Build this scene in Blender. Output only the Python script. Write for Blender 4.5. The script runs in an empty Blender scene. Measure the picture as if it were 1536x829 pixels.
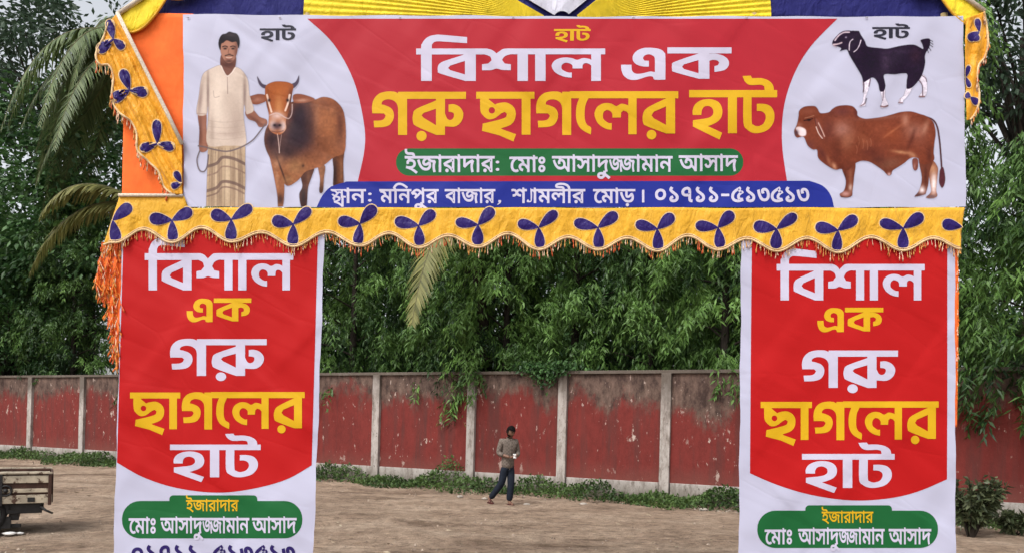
import bpy, bmesh, math, random
import numpy as np
from mathutils import Vector, Matrix, geometry
random.seed(7)
rng = np.random.default_rng(7)
SC = bpy.context.scene
COL = SC.collection
rad = math.radians

# ------------------------------------------------------------------ camera
F = 1110.0                      # focal length in photo pixels (1536 wide)
ROLL = rad(1.5)
HOR = 637.5                     # row of the horizon at the picture centre
CAMH = 1.74
cr, sr = math.cos(ROLL), math.sin(ROLL)
cam = bpy.data.cameras.new('camera')
cam.sensor_width = 36.0
cam.lens = 36.0 * F / 1536.0
cam.shift_y = (HOR - 414.5) / 1536.0
cam.clip_start = 0.1
cam.clip_end = 900
camo = bpy.data.objects.new('camera', cam)
COL.objects.link(camo)
camo.matrix_world = Matrix(((cr, -sr, 0, 0), (0, 0, -1, 0), (sr, cr, 0, CAMH), (0, 0, 0, 1)))
SC.camera = camo

# ------------------------------------------------------------------ daylight, overcast
SUN_EL, SUN_AZ = rad(52), rad(216)
world = bpy.data.worlds.new('World')
SC.world = world
world.use_nodes = True
wn = world.node_tree
wn.nodes.clear()
sky = wn.nodes.new('ShaderNodeTexSky')
sky.sky_type = 'NISHITA'
sky.sun_disc = False
sky.sun_elevation = SUN_EL
sky.sun_rotation = SUN_AZ
sky.dust_density = 4.0
hs = wn.nodes.new('ShaderNodeHueSaturation')      # cloud cover: most of the blue is gone
hs.inputs['Saturation'].default_value = 0.22
bg = wn.nodes.new('ShaderNodeBackground')
bg.inputs['Strength'].default_value = 0.15
wo = wn.nodes.new('ShaderNodeOutputWorld')
wn.links.new(sky.outputs[0], hs.inputs['Color'])
wn.links.new(hs.outputs[0], bg.inputs[0])
wn.links.new(bg.outputs[0], wo.inputs[0])
sl = bpy.data.lights.new('sun', 'SUN')
sl.energy = 0.9
sl.angle = rad(18)
sl.color = (1.0, 0.96, 0.9)
so = bpy.data.objects.new('sun', sl)
COL.objects.link(so)
sdir = Vector((-0.45, -0.62, 0.98)).normalized()   # towards the sun: high, behind the viewer's left
so.rotation_euler = sdir.to_track_quat('Z', 'Y').to_euler()
SC.view_settings.view_transform = 'Standard'
SC.view_settings.look = 'None'
SC.view_settings.gamma = 1.0
SC.view_settings.use_curve_mapping = False
SC.view_settings.exposure = 0.76

# ------------------------------------------------------------------ helpers
def lin(c):
    c = np.asarray(c, float) / 255.0
    return np.where(c <= 0.04045, c / 12.92, ((c + 0.055) / 1.055) ** 2.4)

def un(px, py, depth=None):
    """photo pixel -> point at a given distance (or on the ground)"""
    x = px - 768.0
    y = HOR - py
    X = x * cr - y * sr
    Z = x * sr + y * cr
    if depth is None:
        depth = F * CAMH / -Z
    return Vector((X * depth / F, depth, CAMH + Z * depth / F))

GD = 5.8                        # distance of the gate front
def G(px, py, off=0.0):
    return un(px, py, GD - off)

WLOC = {}
def reg(o, loc):
    WLOC[o.name] = Vector(loc)

def tag(o, label=None, cat=None, group=None, kind=None):
    if label: o['label'] = label
    if cat: o['category'] = cat
    if group: o['group'] = group
    if kind: o['kind'] = kind
    return o

def empty(name, loc, label, cat, group=None):
    o = bpy.data.objects.new(name, None)
    COL.objects.link(o)
    o.location = loc
    o.empty_display_size = 0.2
    reg(o, loc)
    return tag(o, label, cat, group)

def link(name, me, mats, parent=None, loc=None, world=True):
    """link mesh data; vertices are given in world space and moved into the parent's frame"""
    o = bpy.data.objects.new(name, me)
    COL.objects.link(o)
    for m in (mats if isinstance(mats, (list, tuple)) else [mats]):
        me.materials.append(m)
    base = WLOC[parent.name] if parent is not None else Vector((0, 0, 0))
    org = Vector(loc) if loc is not None else base
    if world and org.length > 0:
        me.transform(Matrix.Translation(-org))
    o.location = org - base
    if parent is not None:
        o.parent = parent
    reg(o, org)
    return o

def npmesh(name, V, Fc, midx=None, smooth=False, cols=None):
    """fast mesh from arrays; Fc an (n,k) int array"""
    V = np.asarray(V, np.float32); Fc = np.asarray(Fc, np.int32)
    me = bpy.data.meshes.new(name)
    n, k = Fc.shape
    me.vertices.add(len(V)); me.vertices.foreach_set('co', V.ravel())
    me.loops.add(n * k); me.loops.foreach_set('vertex_index', Fc.ravel())
    me.polygons.add(n)
    me.polygons.foreach_set('loop_start', np.arange(0, n * k, k, dtype=np.int32))
    if midx is not None:
        me.polygons.foreach_set('material_index', np.asarray(midx, np.int32))
    me.polygons.foreach_set('use_smooth', np.full(n, smooth))
    me.update(calc_edges=True)
    if cols is not None:
        a = me.color_attributes.new('tint', 'FLOAT_COLOR', 'POINT')
        c = np.ones((len(V), 4), np.float32); c[:, :3] = cols
        a.data.foreach_set('color', c.ravel())
    return me

class MB:
    """collects quads, boxes and tubes into one mesh"""
    def __init__(self): self.v = []; self.f = []; self.m = []; self.s = []
    def add(self, vs, fs, m=0, s=False):
        b = len(self.v); self.v += [tuple(p) for p in vs]
        for q in fs: self.f.append(tuple(i + b for i in q)); self.m.append(m); self.s.append(s)
    def box(self, c, size, m=0, rot=None):
        c = Vector(c); hx, hy, hz = (d / 2 for d in size)
        vs = [Vector((x, y, z)) for x in (-hx, hx) for y in (-hy, hy) for z in (-hz, hz)]
        if rot is not None: vs = [rot @ p for p in vs]
        self.add([c + p for p in vs], [(0, 1, 3, 2), (4, 6, 7, 5), (0, 4, 5, 1), (2, 3, 7, 6), (0, 2, 6, 4), (1, 5, 7, 3)], m)
    def tube(self, pts, radii, n=8, m=0, cap=True):
        pts = [Vector(p) for p in pts]
        if not isinstance(radii, (list, tuple)): radii = [radii] * len(pts)
        vs = []; fs = []
        for i, p in enumerate(pts):
            t = (pts[min(i + 1, len(pts) - 1)] - pts[max(i - 1, 0)]).normalized()
            a = t.orthogonal().normalized() if i == 0 else (a - t * a.dot(t)).normalized()
            b = t.cross(a)
            for k in range(n):
                an = 2 * math.pi * k / n
                vs.append(p + (a * math.cos(an) + b * math.sin(an)) * radii[i])
        for i in range(len(pts) - 1):
            for k in range(n):
                fs.append((i * n + k, i * n + (k + 1) % n, (i + 1) * n + (k + 1) % n, (i + 1) * n + k))
        if cap:
            fs.append(tuple(range(n))[::-1]); fs.append(tuple((len(pts) - 1) * n + k for k in range(n)))
        self.add(vs, fs, m, True)
    def build(self, name, mats, parent=None, loc=None, bevel=0):
        me = bpy.data.meshes.new(name)
        me.from_pydata(self.v, [], self.f)
        me.polygons.foreach_set('material_index', self.m)
        me.polygons.foreach_set('use_smooth', self.s)
        if bevel:
            bm = bmesh.new(); bm.from_mesh(me)
            bmesh.ops.bevel(bm, geom=[e for e in bm.edges if len(e.link_faces) == 2 and e.calc_face_angle(0) > 0.6], offset=bevel, segments=2, affect='EDGES', profile=0.6)
            bm.to_mesh(me); bm.free()
        me.update()
        return link(name, me, mats, parent, loc)

# ------------------------------------------------------------------ materials
def mat(name, col, rough=0.7, spec=0.4, var=0.0, vscale=6.0, bump=0.0, bscale=20.0, coat=0.0, sheen=0.0):
    m = bpy.data.materials.new(name); m.use_nodes = True
    t = m.node_tree; b = t.nodes['Principled BSDF']
    b.inputs['Roughness'].default_value = rough
    b.inputs['Specular IOR Level'].default_value = spec
    if coat: b.inputs['Coat Weight'].default_value = coat
    if sheen: b.inputs['Sheen Weight'].default_value = sheen
    c = tuple(float(v) for v in col) + (1,)
    b.inputs['Base Color'].default_value = c
    g = t.nodes.new('ShaderNodeNewGeometry')
    if var:
        n = t.nodes.new('ShaderNodeTexNoise'); n.inputs['Scale'].default_value = vscale
        n.inputs['Detail'].default_value = 6; n.inputs['Roughness'].default_value = 0.65
        t.links.new(g.outputs['Position'], n.inputs['Vector'])
        r = t.nodes.new('ShaderNodeValToRGB')
        r.color_ramp.elements[0].position = 0.3; r.color_ramp.elements[1].position = 0.7
        r.color_ramp.elements[0].color = tuple(v * (1 - var) for v in c[:3]) + (1,)
        r.color_ramp.elements[1].color = tuple(min(1, v * (1 + var)) for v in c[:3]) + (1,)
        t.links.new(n.outputs['Fac'], r.inputs['Fac']); t.links.new(r.outputs[0], b.inputs['Base Color'])
    if bump:
        n2 = t.nodes.new('ShaderNodeTexNoise'); n2.inputs['Scale'].default_value = bscale
        n2.inputs['Detail'].default_value = 5
        t.links.new(g.outputs['Position'], n2.inputs['Vector'])
        bp = t.nodes.new('ShaderNodeBump'); bp.inputs['Strength'].default_value = bump; bp.inputs['Distance'].default_value = 0.02
        t.links.new(n2.outputs['Fac'], bp.inputs['Height']); t.links.new(bp.outputs[0], b.inputs['Normal'])
    return m

def sheet_mat(name, col=None, rough=0.5):
    """printed vinyl banner: every ink shares the same creases (world position drives the bump)"""
    m = bpy.data.materials.new(name); m.use_nodes = True
    t = m.node_tree; b = t.nodes['Principled BSDF']
    b.inputs['Roughness'].default_value = rough
    b.inputs['Specular IOR Level'].default_value = 0.15
    if col is None:
        a = t.nodes.new('ShaderNodeAttribute'); a.attribute_name = 'tint'
        t.links.new(a.outputs['Color'], b.inputs['Base Color'])
    else:
        b.inputs['Base Color'].default_value = tuple(float(v) for v in col) + (1,)
    g = t.nodes.new('ShaderNodeNewGeometry')
    last = None
    for rot, sc, dist in (((0, rad(38), 0), (0.45, 1, 3.0), 0.011), ((0, rad(-52), 0), (0.5, 1, 2.5), 0.010), ((0, 0, 0), (1.2, 1, 1.0), 0.022), ((0, rad(22), 0), (0.6, 1, 7.0), 0.0022)):
        mp = t.nodes.new('ShaderNodeMapping'); mp.vector_type = 'TEXTURE'; mp.inputs['Rotation'].default_value = rot; mp.inputs['Scale'].default_value = tuple(1 / q for q in sc)
        n = t.nodes.new('ShaderNodeTexNoise'); n.inputs['Scale'].default_value = 1.0; n.inputs['Detail'].default_value = 0.6; n.inputs['Distortion'].default_value = 0.5
        t.links.new(g.outputs['Position'], mp.inputs['Vector']); t.links.new(mp.outputs[0], n.inputs['Vector'])
        mr = t.nodes.new('ShaderNodeMapRange'); mr.inputs[1].default_value = 0.35; mr.inputs[2].default_value = 0.7; mr.interpolation_type = 'SMOOTHSTEP'
        t.links.new(n.outputs['Fac'], mr.inputs[0])
        bp = t.nodes.new('ShaderNodeBump'); bp.inputs['Strength'].default_value = 1.0; bp.inputs['Distance'].default_value = dist
        t.links.new(mr.outputs[0], bp.inputs['Height'])
        if last is not None: t.links.new(last.outputs[0], bp.inputs['Normal'])
        last = bp
    v = t.nodes.new('ShaderNodeTexVoronoi'); v.feature = 'DISTANCE_TO_EDGE'; v.inputs['Scale'].default_value = 1.7
    mp = t.nodes.new('ShaderNodeMapping'); mp.vector_type = 'TEXTURE'; mp.inputs['Rotation'].default_value = (0, rad(30), 0); mp.inputs['Scale'].default_value = (1.5, 1, .75)
    t.links.new(g.outputs['Position'], mp.inputs['Vector']); t.links.new(mp.outputs[0], v.inputs['Vector'])
    mr = t.nodes.new('ShaderNodeMapRange'); mr.inputs[1].default_value = 0; mr.inputs[2].default_value = .035
    t.links.new(v.outputs['Distance'], mr.inputs[0])
    bp = t.nodes.new('ShaderNodeBump'); bp.inputs['Strength'].default_value = .7; bp.inputs['Distance'].default_value = .0012
    t.links.new(mr.outputs[0], bp.inputs['Height']); t.links.new(last.outputs[0], bp.inputs['Normal']); last = bp
    t.links.new(last.outputs[0], b.inputs['Normal'])
    return m

def leaf_mat(name, dark, light, rough=0.45, trans=0.25):
    m = bpy.data.materials.new(name); m.use_nodes = True
    t = m.node_tree; b = t.nodes['Principled BSDF']
    b.inputs['Roughness'].default_value = rough; b.inputs['Specular IOR Level'].default_value = 0.32
    a = t.nodes.new('ShaderNodeAttribute'); a.attribute_name = 'tint'
    mx = t.nodes.new('ShaderNodeMix'); mx.data_type = 'RGBA'
    mx.inputs[6].default_value = tuple(dark) + (1,); mx.inputs[7].default_value = tuple(light) + (1,)
    t.links.new(a.outputs['Fac'], mx.inputs[0]); t.links.new(mx.outputs[2], b.inputs['Base Color'])
    tr = t.nodes.new('ShaderNodeBsdfTranslucent'); t.links.new(mx.outputs[2], tr.inputs['Color'])
    ms = t.nodes.new('ShaderNodeMixShader'); ms.inputs[0].default_value = trans
    o = t.nodes['Material Output']
    t.links.new(b.outputs[0], ms.inputs[1]); t.links.new(tr.outputs[0], ms.inputs[2]); t.links.new(ms.outputs[0], o.inputs[0])
    return m

M = {}
M['red_ink'] = sheet_mat('red_ink', (0.37, 0.014, 0.026))
M['red_deep'] = sheet_mat('deep_red_ink', (0.40, 0.006, 0.007), 0.6)
M['white_ink'] = sheet_mat('white_ink', (0.45, 0.45, 0.58))
M['white_letter'] = sheet_mat('white_letter', (0.51, 0.485, 0.615))
M['yellow_ink'] = sheet_mat('yellow_ink', (0.60, 0.35, 0.010))
M['green_ink'] = sheet_mat('green_ink', (0.010, 0.105, 0.030))
M['blue_ink'] = sheet_mat('blue_ink', (0.012, 0.022, 0.23))
M['navy_ink'] = sheet_mat('navy_ink', (0.022, 0.012, 0.10))
M['dark_ink'] = sheet_mat('dark_ink', (0.02, 0.02, 0.035))
M['print'] = sheet_mat('print_colours')
M['bark'] = mat('bark', (0.032, 0.026, 0.021), 0.9, 0.2, 0.5, 9, 0.8, 30)
M['bamboo'] = mat('bamboo', (0.34, 0.25, 0.11), 0.55, 0.4, 0.3, 12, 0.2, 30)
# ------------------------------------------------------------------ ground
def ground():
    xs = np.concatenate([[-350, -120, -50], np.linspace(-28, 28, 225), [50, 120, 350]])
    ys = np.concatenate([[-120, -40, -10], np.linspace(-4, 34, 191), [60, 140, 400]])
    X, Y = np.meshgrid(xs, ys)
    Z = np.zeros_like(X)
    near = (np.abs(X) < 28) & (Y > -4) & (Y < 34)
    r = np.random.default_rng(3)
    for k in range(26):
        fx, fy = r.uniform(0.15, 1.6), r.uniform(0.4, 3.2)
        Z += np.where(near, 0.0055 * np.sin(fx * X + fy * Y + r.uniform(0, 6.3) + 0.6 * np.sin(0.7 * X + k)), 0)
    # two old wheel ruts across the lot
    for c, w, d in ((10.75, .16, .03), (11.15, .12, .022), (12.9, .3, .02)):
        yc = c + 0.05 * X + 0.12 * np.sin(X * .8)
        Z -= np.where(near, d * np.exp(-((Y - yc) / w) ** 2), 0)
    V = np.stack([X, Y, Z], -1).reshape(-1, 3)
    ny, nx = X.shape
    i = (np.arange(ny - 1)[:, None] * nx + np.arange(nx - 1)[None]).ravel()
    me = npmesh('ground', V, np.stack([i, i + 1, i + nx + 1, i + nx], -1), smooth=True)
    m = bpy.data.materials.new('packed_dirt'); m.use_nodes = True
    t = m.node_tree; b = t.nodes['Principled BSDF']; b.inputs['Roughness'].default_value = 0.92; b.inputs['Specular IOR Level'].default_value = 0.15
    g = t.nodes.new('ShaderNodeNewGeometry')
    def noise(scale, det=6, rough=0.6, sx=1, sy=1):
        mp = t.nodes.new('ShaderNodeMapping'); mp.inputs['Scale'].default_value = (sx, sy, 1)
        n = t.nodes.new('ShaderNodeTexNoise'); n.inputs['Scale'].default_value = scale; n.inputs['Detail'].default_value = det; n.inputs['Roughness'].default_value = rough
        t.links.new(g.outputs['Position'], mp.inputs['Vector']); t.links.new(mp.outputs[0], n.inputs['Vector'])
        return n
    def ramp(n, stops):
        r = t.nodes.new('ShaderNodeValToRGB')
        while len(r.color_ramp.elements) < len(stops): r.color_ramp.elements.new(0.5)
        for e, (p, c) in zip(r.color_ramp.elements, stops): e.position = p; e.color = c + (1,)
        t.links.new(n.outputs['Fac'], r.inputs['Fac']); return r
    def mix(a, bb, f, mode='MIX', fac=None):
        x = t.nodes.new('ShaderNodeMix'); x.data_type = 'RGBA'; x.blend_type = mode
        t.links.new(a, x.inputs[6]); t.links.new(bb, x.inputs[7])
        if fac is not None: t.links.new(fac, x.inputs[0])
        else: x.inputs[0].default_value = f
        return x.outputs[2]
    base = ramp(noise(0.8, 8, 0.7, 0.8, 1.0), [(0.28, (0.25, 0.172, 0.122)), (0.5, (0.43, 0.315, 0.23)), (0.72, (0.57, 0.44, 0.335))])
    fine = ramp(noise(5.5, 10, 0.8, 0.9, 1.0), [(0.36, (0.38, 0.36, 0.34)), (0.5, (0.95, 0.95, 0.95)), (0.68, (1.4, 1.36, 1.32))])
    c = mix(base.outputs[0], fine.outputs[0], 0.85, 'MULTIPLY')
    mud = ramp(noise(0.6, 7, 0.65, 0.7, 1.2), [(0.52, (1, 1, 1)), (0.66, (0.42, 0.38, 0.36))])
    c = mix(c, mud.outputs[0], 0.8, 'MULTIPLY')
    grit = ramp(noise(55, 3, 0.6), [(0.66, (0, 0, 0)), (0.74, (1, 1, 1))])
    pale = t.nodes.new('ShaderNodeRGB'); pale.outputs[0].default_value = (0.5, 0.43, 0.36, 1)
    sc = t.nodes.new('ShaderNodeMath'); sc.operation = 'MULTIPLY'; sc.inputs[1].default_value = 0.45
    t.links.new(grit.outputs[0], sc.inputs[0])
    c = mix(c, pale.outputs[0], 0, 'MIX', sc.outputs[0])
    t.links.new(c, b.inputs['Base Color'])
    n1 = noise(7, 9, 0.72, 0.7, 1.0); n2 = noise(40, 4, 0.6)
    ad = t.nodes.new('ShaderNodeMath'); ad.operation = 'MULTIPLY_ADD'; ad.inputs[1].default_value = 0.25
    t.links.new(n2.outputs['Fac'], ad.inputs[0]); t.links.new(n1.outputs['Fac'], ad.inputs[2])
    bp = t.nodes.new('ShaderNodeBump'); bp.inputs['Strength'].default_value = 1.0; bp.inputs['Distance'].default_value = 0.16
    t.links.new(ad.outputs[0], bp.inputs['Height']); t.links.new(bp.outputs[0], b.inputs['Normal'])
    o = link('ground', me, m)
    tag(o, 'bare packed brown dirt of the lot, with ruts and grit', None, None, 'structure')
ground()

# ------------------------------------------------------------------ boundary wall (a line on the ground)
WA, WB = un(127, 692), un(993, 751)
WA = Vector((WA.x, WA.y, 0)); WB = Vector((WB.x, WB.y, 0))
WD = (WB - WA).normalized()
WN = Vector((WD.y, -WD.x, 0))              # faces the viewer
if WN.y > 0: WN = -WN
def wall_s(px):
    """distance along the wall where the sight line of a photo column meets it"""
    a = un(px, 650, 1.0); d = Vector((a.x, 1.0, 0))
    # WA + s*WD = k*d
    den = WD.x * d.y - WD.y * d.x
    return (WA.y * d.x - WA.x * d.y) / den
WTOP = 0.0
for px, py in ((300, 561), (850, 556), (1050, 554)):
    p = WA + WD * wall_s(px)
    WTOP += un(px, py, p.y).z / 3
def wpt(s, n, z): return WA + WD * s + WN * n + Vector((0, 0, z))

def wall_mat(name, base, kind):
    m = bpy.data.materials.new(name); m.use_nodes = True
    t = m.node_tree; b = t.nodes['Principled BSDF']; b.inputs['Roughness'].default_value = 0.85; b.inputs['Specular IOR Level'].default_value = 0.25
    g = t.nodes.new('ShaderNodeNewGeometry'); sp = t.nodes.new('ShaderNodeSeparateXYZ'); t.links.new(g.outputs['Position'], sp.inputs[0])
    def noise(scale, det, s=(1, 1, 1), rough=0.6, dis=0):
        mp = t.nodes.new('ShaderNodeMapping'); mp.inputs['Scale'].default_value = s
        n = t.nodes.new('ShaderNodeTexNoise'); n.inputs['Scale'].default_value = scale; n.inputs['Detail'].default_value = det; n.inputs['Roughness'].default_value = rough; n.inputs['Distortion'].default_value = dis
        t.links.new(g.outputs['Position'], mp.inputs['Vector']); t.links.new(mp.outputs[0], n.inputs['Vector']); return n.outputs['Fac']
    def mr(x, a, bb, c=0, d=1):
        n = t.nodes.new('ShaderNodeMapRange'); n.inputs[1].default_value = a; n.inputs[2].default_value = bb; n.inputs[3].default_value = c; n.inputs[4].default_value = d
        t.links.new(x, n.inputs[0]); return n.outputs[0]
    def math_(op, a, bb):
        n = t.nodes.new('ShaderNodeMath'); n.operation = op
        for i, v in enumerate((a, bb)):
            if hasattr(v, 'is_linked'): t.links.new(v, n.inputs[i])
            else: n.inputs[i].default_value = v
        return n.outputs[0]
    def mix(f, a, bb, mode='MIX'):
        x = t.nodes.new('ShaderNodeMix'); x.data_type = 'RGBA'; x.blend_type = mode
        for i, v in ((0, f), (6, a), (7, bb)):
            if hasattr(v, 'is_linked'): t.links.new(v, x.inputs[i])
            else: x.inputs[i].default_value = (v + (1,)) if isinstance(v, tuple) else v
        return x.outputs[2]
    z = sp.outputs['Z']
    if kind == 'panel':
        c = mix(noise(1.1, 5), tuple(v * 0.6 for v in base), tuple(v * 1.15 for v in base))
        c = mix(mr(noise(7, 7, (1, 1, .5), .7), .45, .7, 0, .55), c, tuple(v * 0.5 for v in base))
        # dark vertical runs
        run = mr(noise(3.2, 5, (1, 1, 0.09)), .50, .66, 0, .62)
        c = mix(run, c, (0.075, 0.03, 0.026))
        # mould coming down from the coping, ragged edge
        e = math_('ADD', z, math_('ADD', math_('MULTIPLY', math_('SUBTRACT', noise(.75, 3, (1, 1, .3), .5), .5), 2.2), math_('MULTIPLY', math_('SUBTRACT', noise(5, 8, (1, 1, .45), .8), .5), 1.7)))
        mould = mr(e, WTOP - 1.0, WTOP - 0.60, 0, .94)
        mc = mix(mr(noise(5, 8, (1, 1, .5), .75), .38, .66), (0.035, 0.024, 0.020), (0.17, 0.115, 0.090))
        c = mix(mould, c, mc)
        # chips where the paint has gone
        chip = math_('MULTIPLY', mr(noise(5.3, 6, (1, 1, .55), .68), .615, .65), mr(noise(.9, 3), .45, .58))
        c = mix(chip, c, (0.46, 0.36, 0.31))
        chip2 = mr(noise(11, 4, (1, 1, .4), .6), .665, .70, 0, .8)
        c = mix(chip2, c, (0.42, 0.3, 0.26))
        damp = mr(math_('ADD', z, math_('MULTIPLY', noise(1.7, 5), .5)), .75, 1.15, .6, 0)
        c = mix(damp, c, (0.16, 0.05, 0.04))
    else:
        c = mix(noise(2.2, 6, (1, 1, .4)), tuple(v * 0.8 for v in base), tuple(v * 1.08 for v in base))
        dirt = mr(noise(6, 8, (1, 1, .35), .72), .46, .66, 0, .8)
        c = mix(dirt, c, (0.13, 0.10, 0.08))
        spots = mr(noise(16, 5, (1, 1, .6)), .62, .7, 0, .8)
        c = mix(spots, c, (0.05, 0.04, 0.035))
        if kind == 'pilaster':
            e = math_('ADD', z, math_('MULTIPLY', math_('SUBTRACT', noise(2.2, 6, (1, 1, .4)), .5), 2.6))
            c = mix(mr(e, WTOP - 1.0, WTOP - .2, 0, .85), c, (0.09, 0.07, 0.055))
        c = mix(mr(math_('ADD', z, math_('MULTIPLY', noise(2.5, 5), .5)), .35, .7, .75, 0), c, (0.11, 0.095, 0.07))
    t.links.new(c, b.inputs['Base Color'])
    bp = t.nodes.new('ShaderNodeBump'); bp.inputs['Strength'].default_value = .6; bp.inputs['Distance'].default_value = .02
    t.links.new(noise(14, 8, (1, 1, .7), .7), bp.inputs['Height']); t.links.new(bp.outputs[0], b.inputs['Normal'])
    return m
M['wall_red'] = wall_mat('peeling_red_paint', (0.180, 0.028, 0.023), 'panel')
M['wall_white'] = wall_mat('grimy_whitewash', (0.42, 0.38, 0.35), 'plinth')
M['pil_white'] = wall_mat('weathered_whitewash', (0.43, 0.385, 0.355), 'pilaster')
M['coping'] = wall_mat('grey_render', (0.27, 0.235, 0.21), 'pilaster')

PILPX = [568, 710, 846, 1000]
PS = [wall_s(p) for p in PILPX]
left_px = [wall_s(128), wall_s(50)]
step = 2.35
PALL = sorted(PS + left_px + [PS[0] - step, PS[0] - 2 * step, PS[0] - 3 * step, left_px[1] - 2.4, left_px[1] - 4.8, left_px[1] - 7.2] + [PS[-1] + step * k for k in range(1, 5)])
# drop pilasters that crowd each other (none of them are in view)
keep = []
for s in PALL:
    if keep and s - keep[-1] < 1.2 and s not in PS + left_px: continue
    keep.append(s)
PALL = [s for s in keep if not wall_s(1432) < s < wall_s(1600)]
S0, S1 = PALL[0] - 1.0, PALL[-1] + 1.0
WROT = Matrix.Rotation(math.atan2(WD.y, WD.x), 3, 'Z')
def wbox(mb, s0, s1, n0, n1, z0, z1, m=0):
    mb.box(wpt((s0 + s1) / 2, (n0 + n1) / 2, (z0 + z1) / 2), (s1 - s0, abs(n1 - n0), z1 - z0), m, WROT)
wall = empty('boundary_wall', wpt((S0 + S1) / 2, 0, 0), 'long red painted boundary wall with white pilasters, mouldy along the top', 'wall')
edges = [S0] + PALL + [S1]
for a, b in zip(edges[:-1], edges[1:]):
    mb = MB(); wbox(mb, a + .002, b - .002, -.09, .09, 0.46, WTOP - .08); mb.build('panel', M['wall_red'], wall)
    mb = MB(); wbox(mb, a + (.14 if a != S0 else 0), b - (.14 if b != S1 else 0), -.1, .125, -.1, 0.46); mb.build('plinth', M['wall_white'], wall, bevel=.012)
for i, s in enumerate(PALL):
    mb = MB(); wbox(mb, s - .12, s + .12, -.12, .19, -.1, WTOP - .075); mb.build('pilaster', M['pil_white'], wall, bevel=.012)
mb = MB(); wbox(mb, S0, S1, -.15, .16, WTOP - .085, WTOP); mb.build('coping', M['coping'], wall, bevel=.015)
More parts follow.
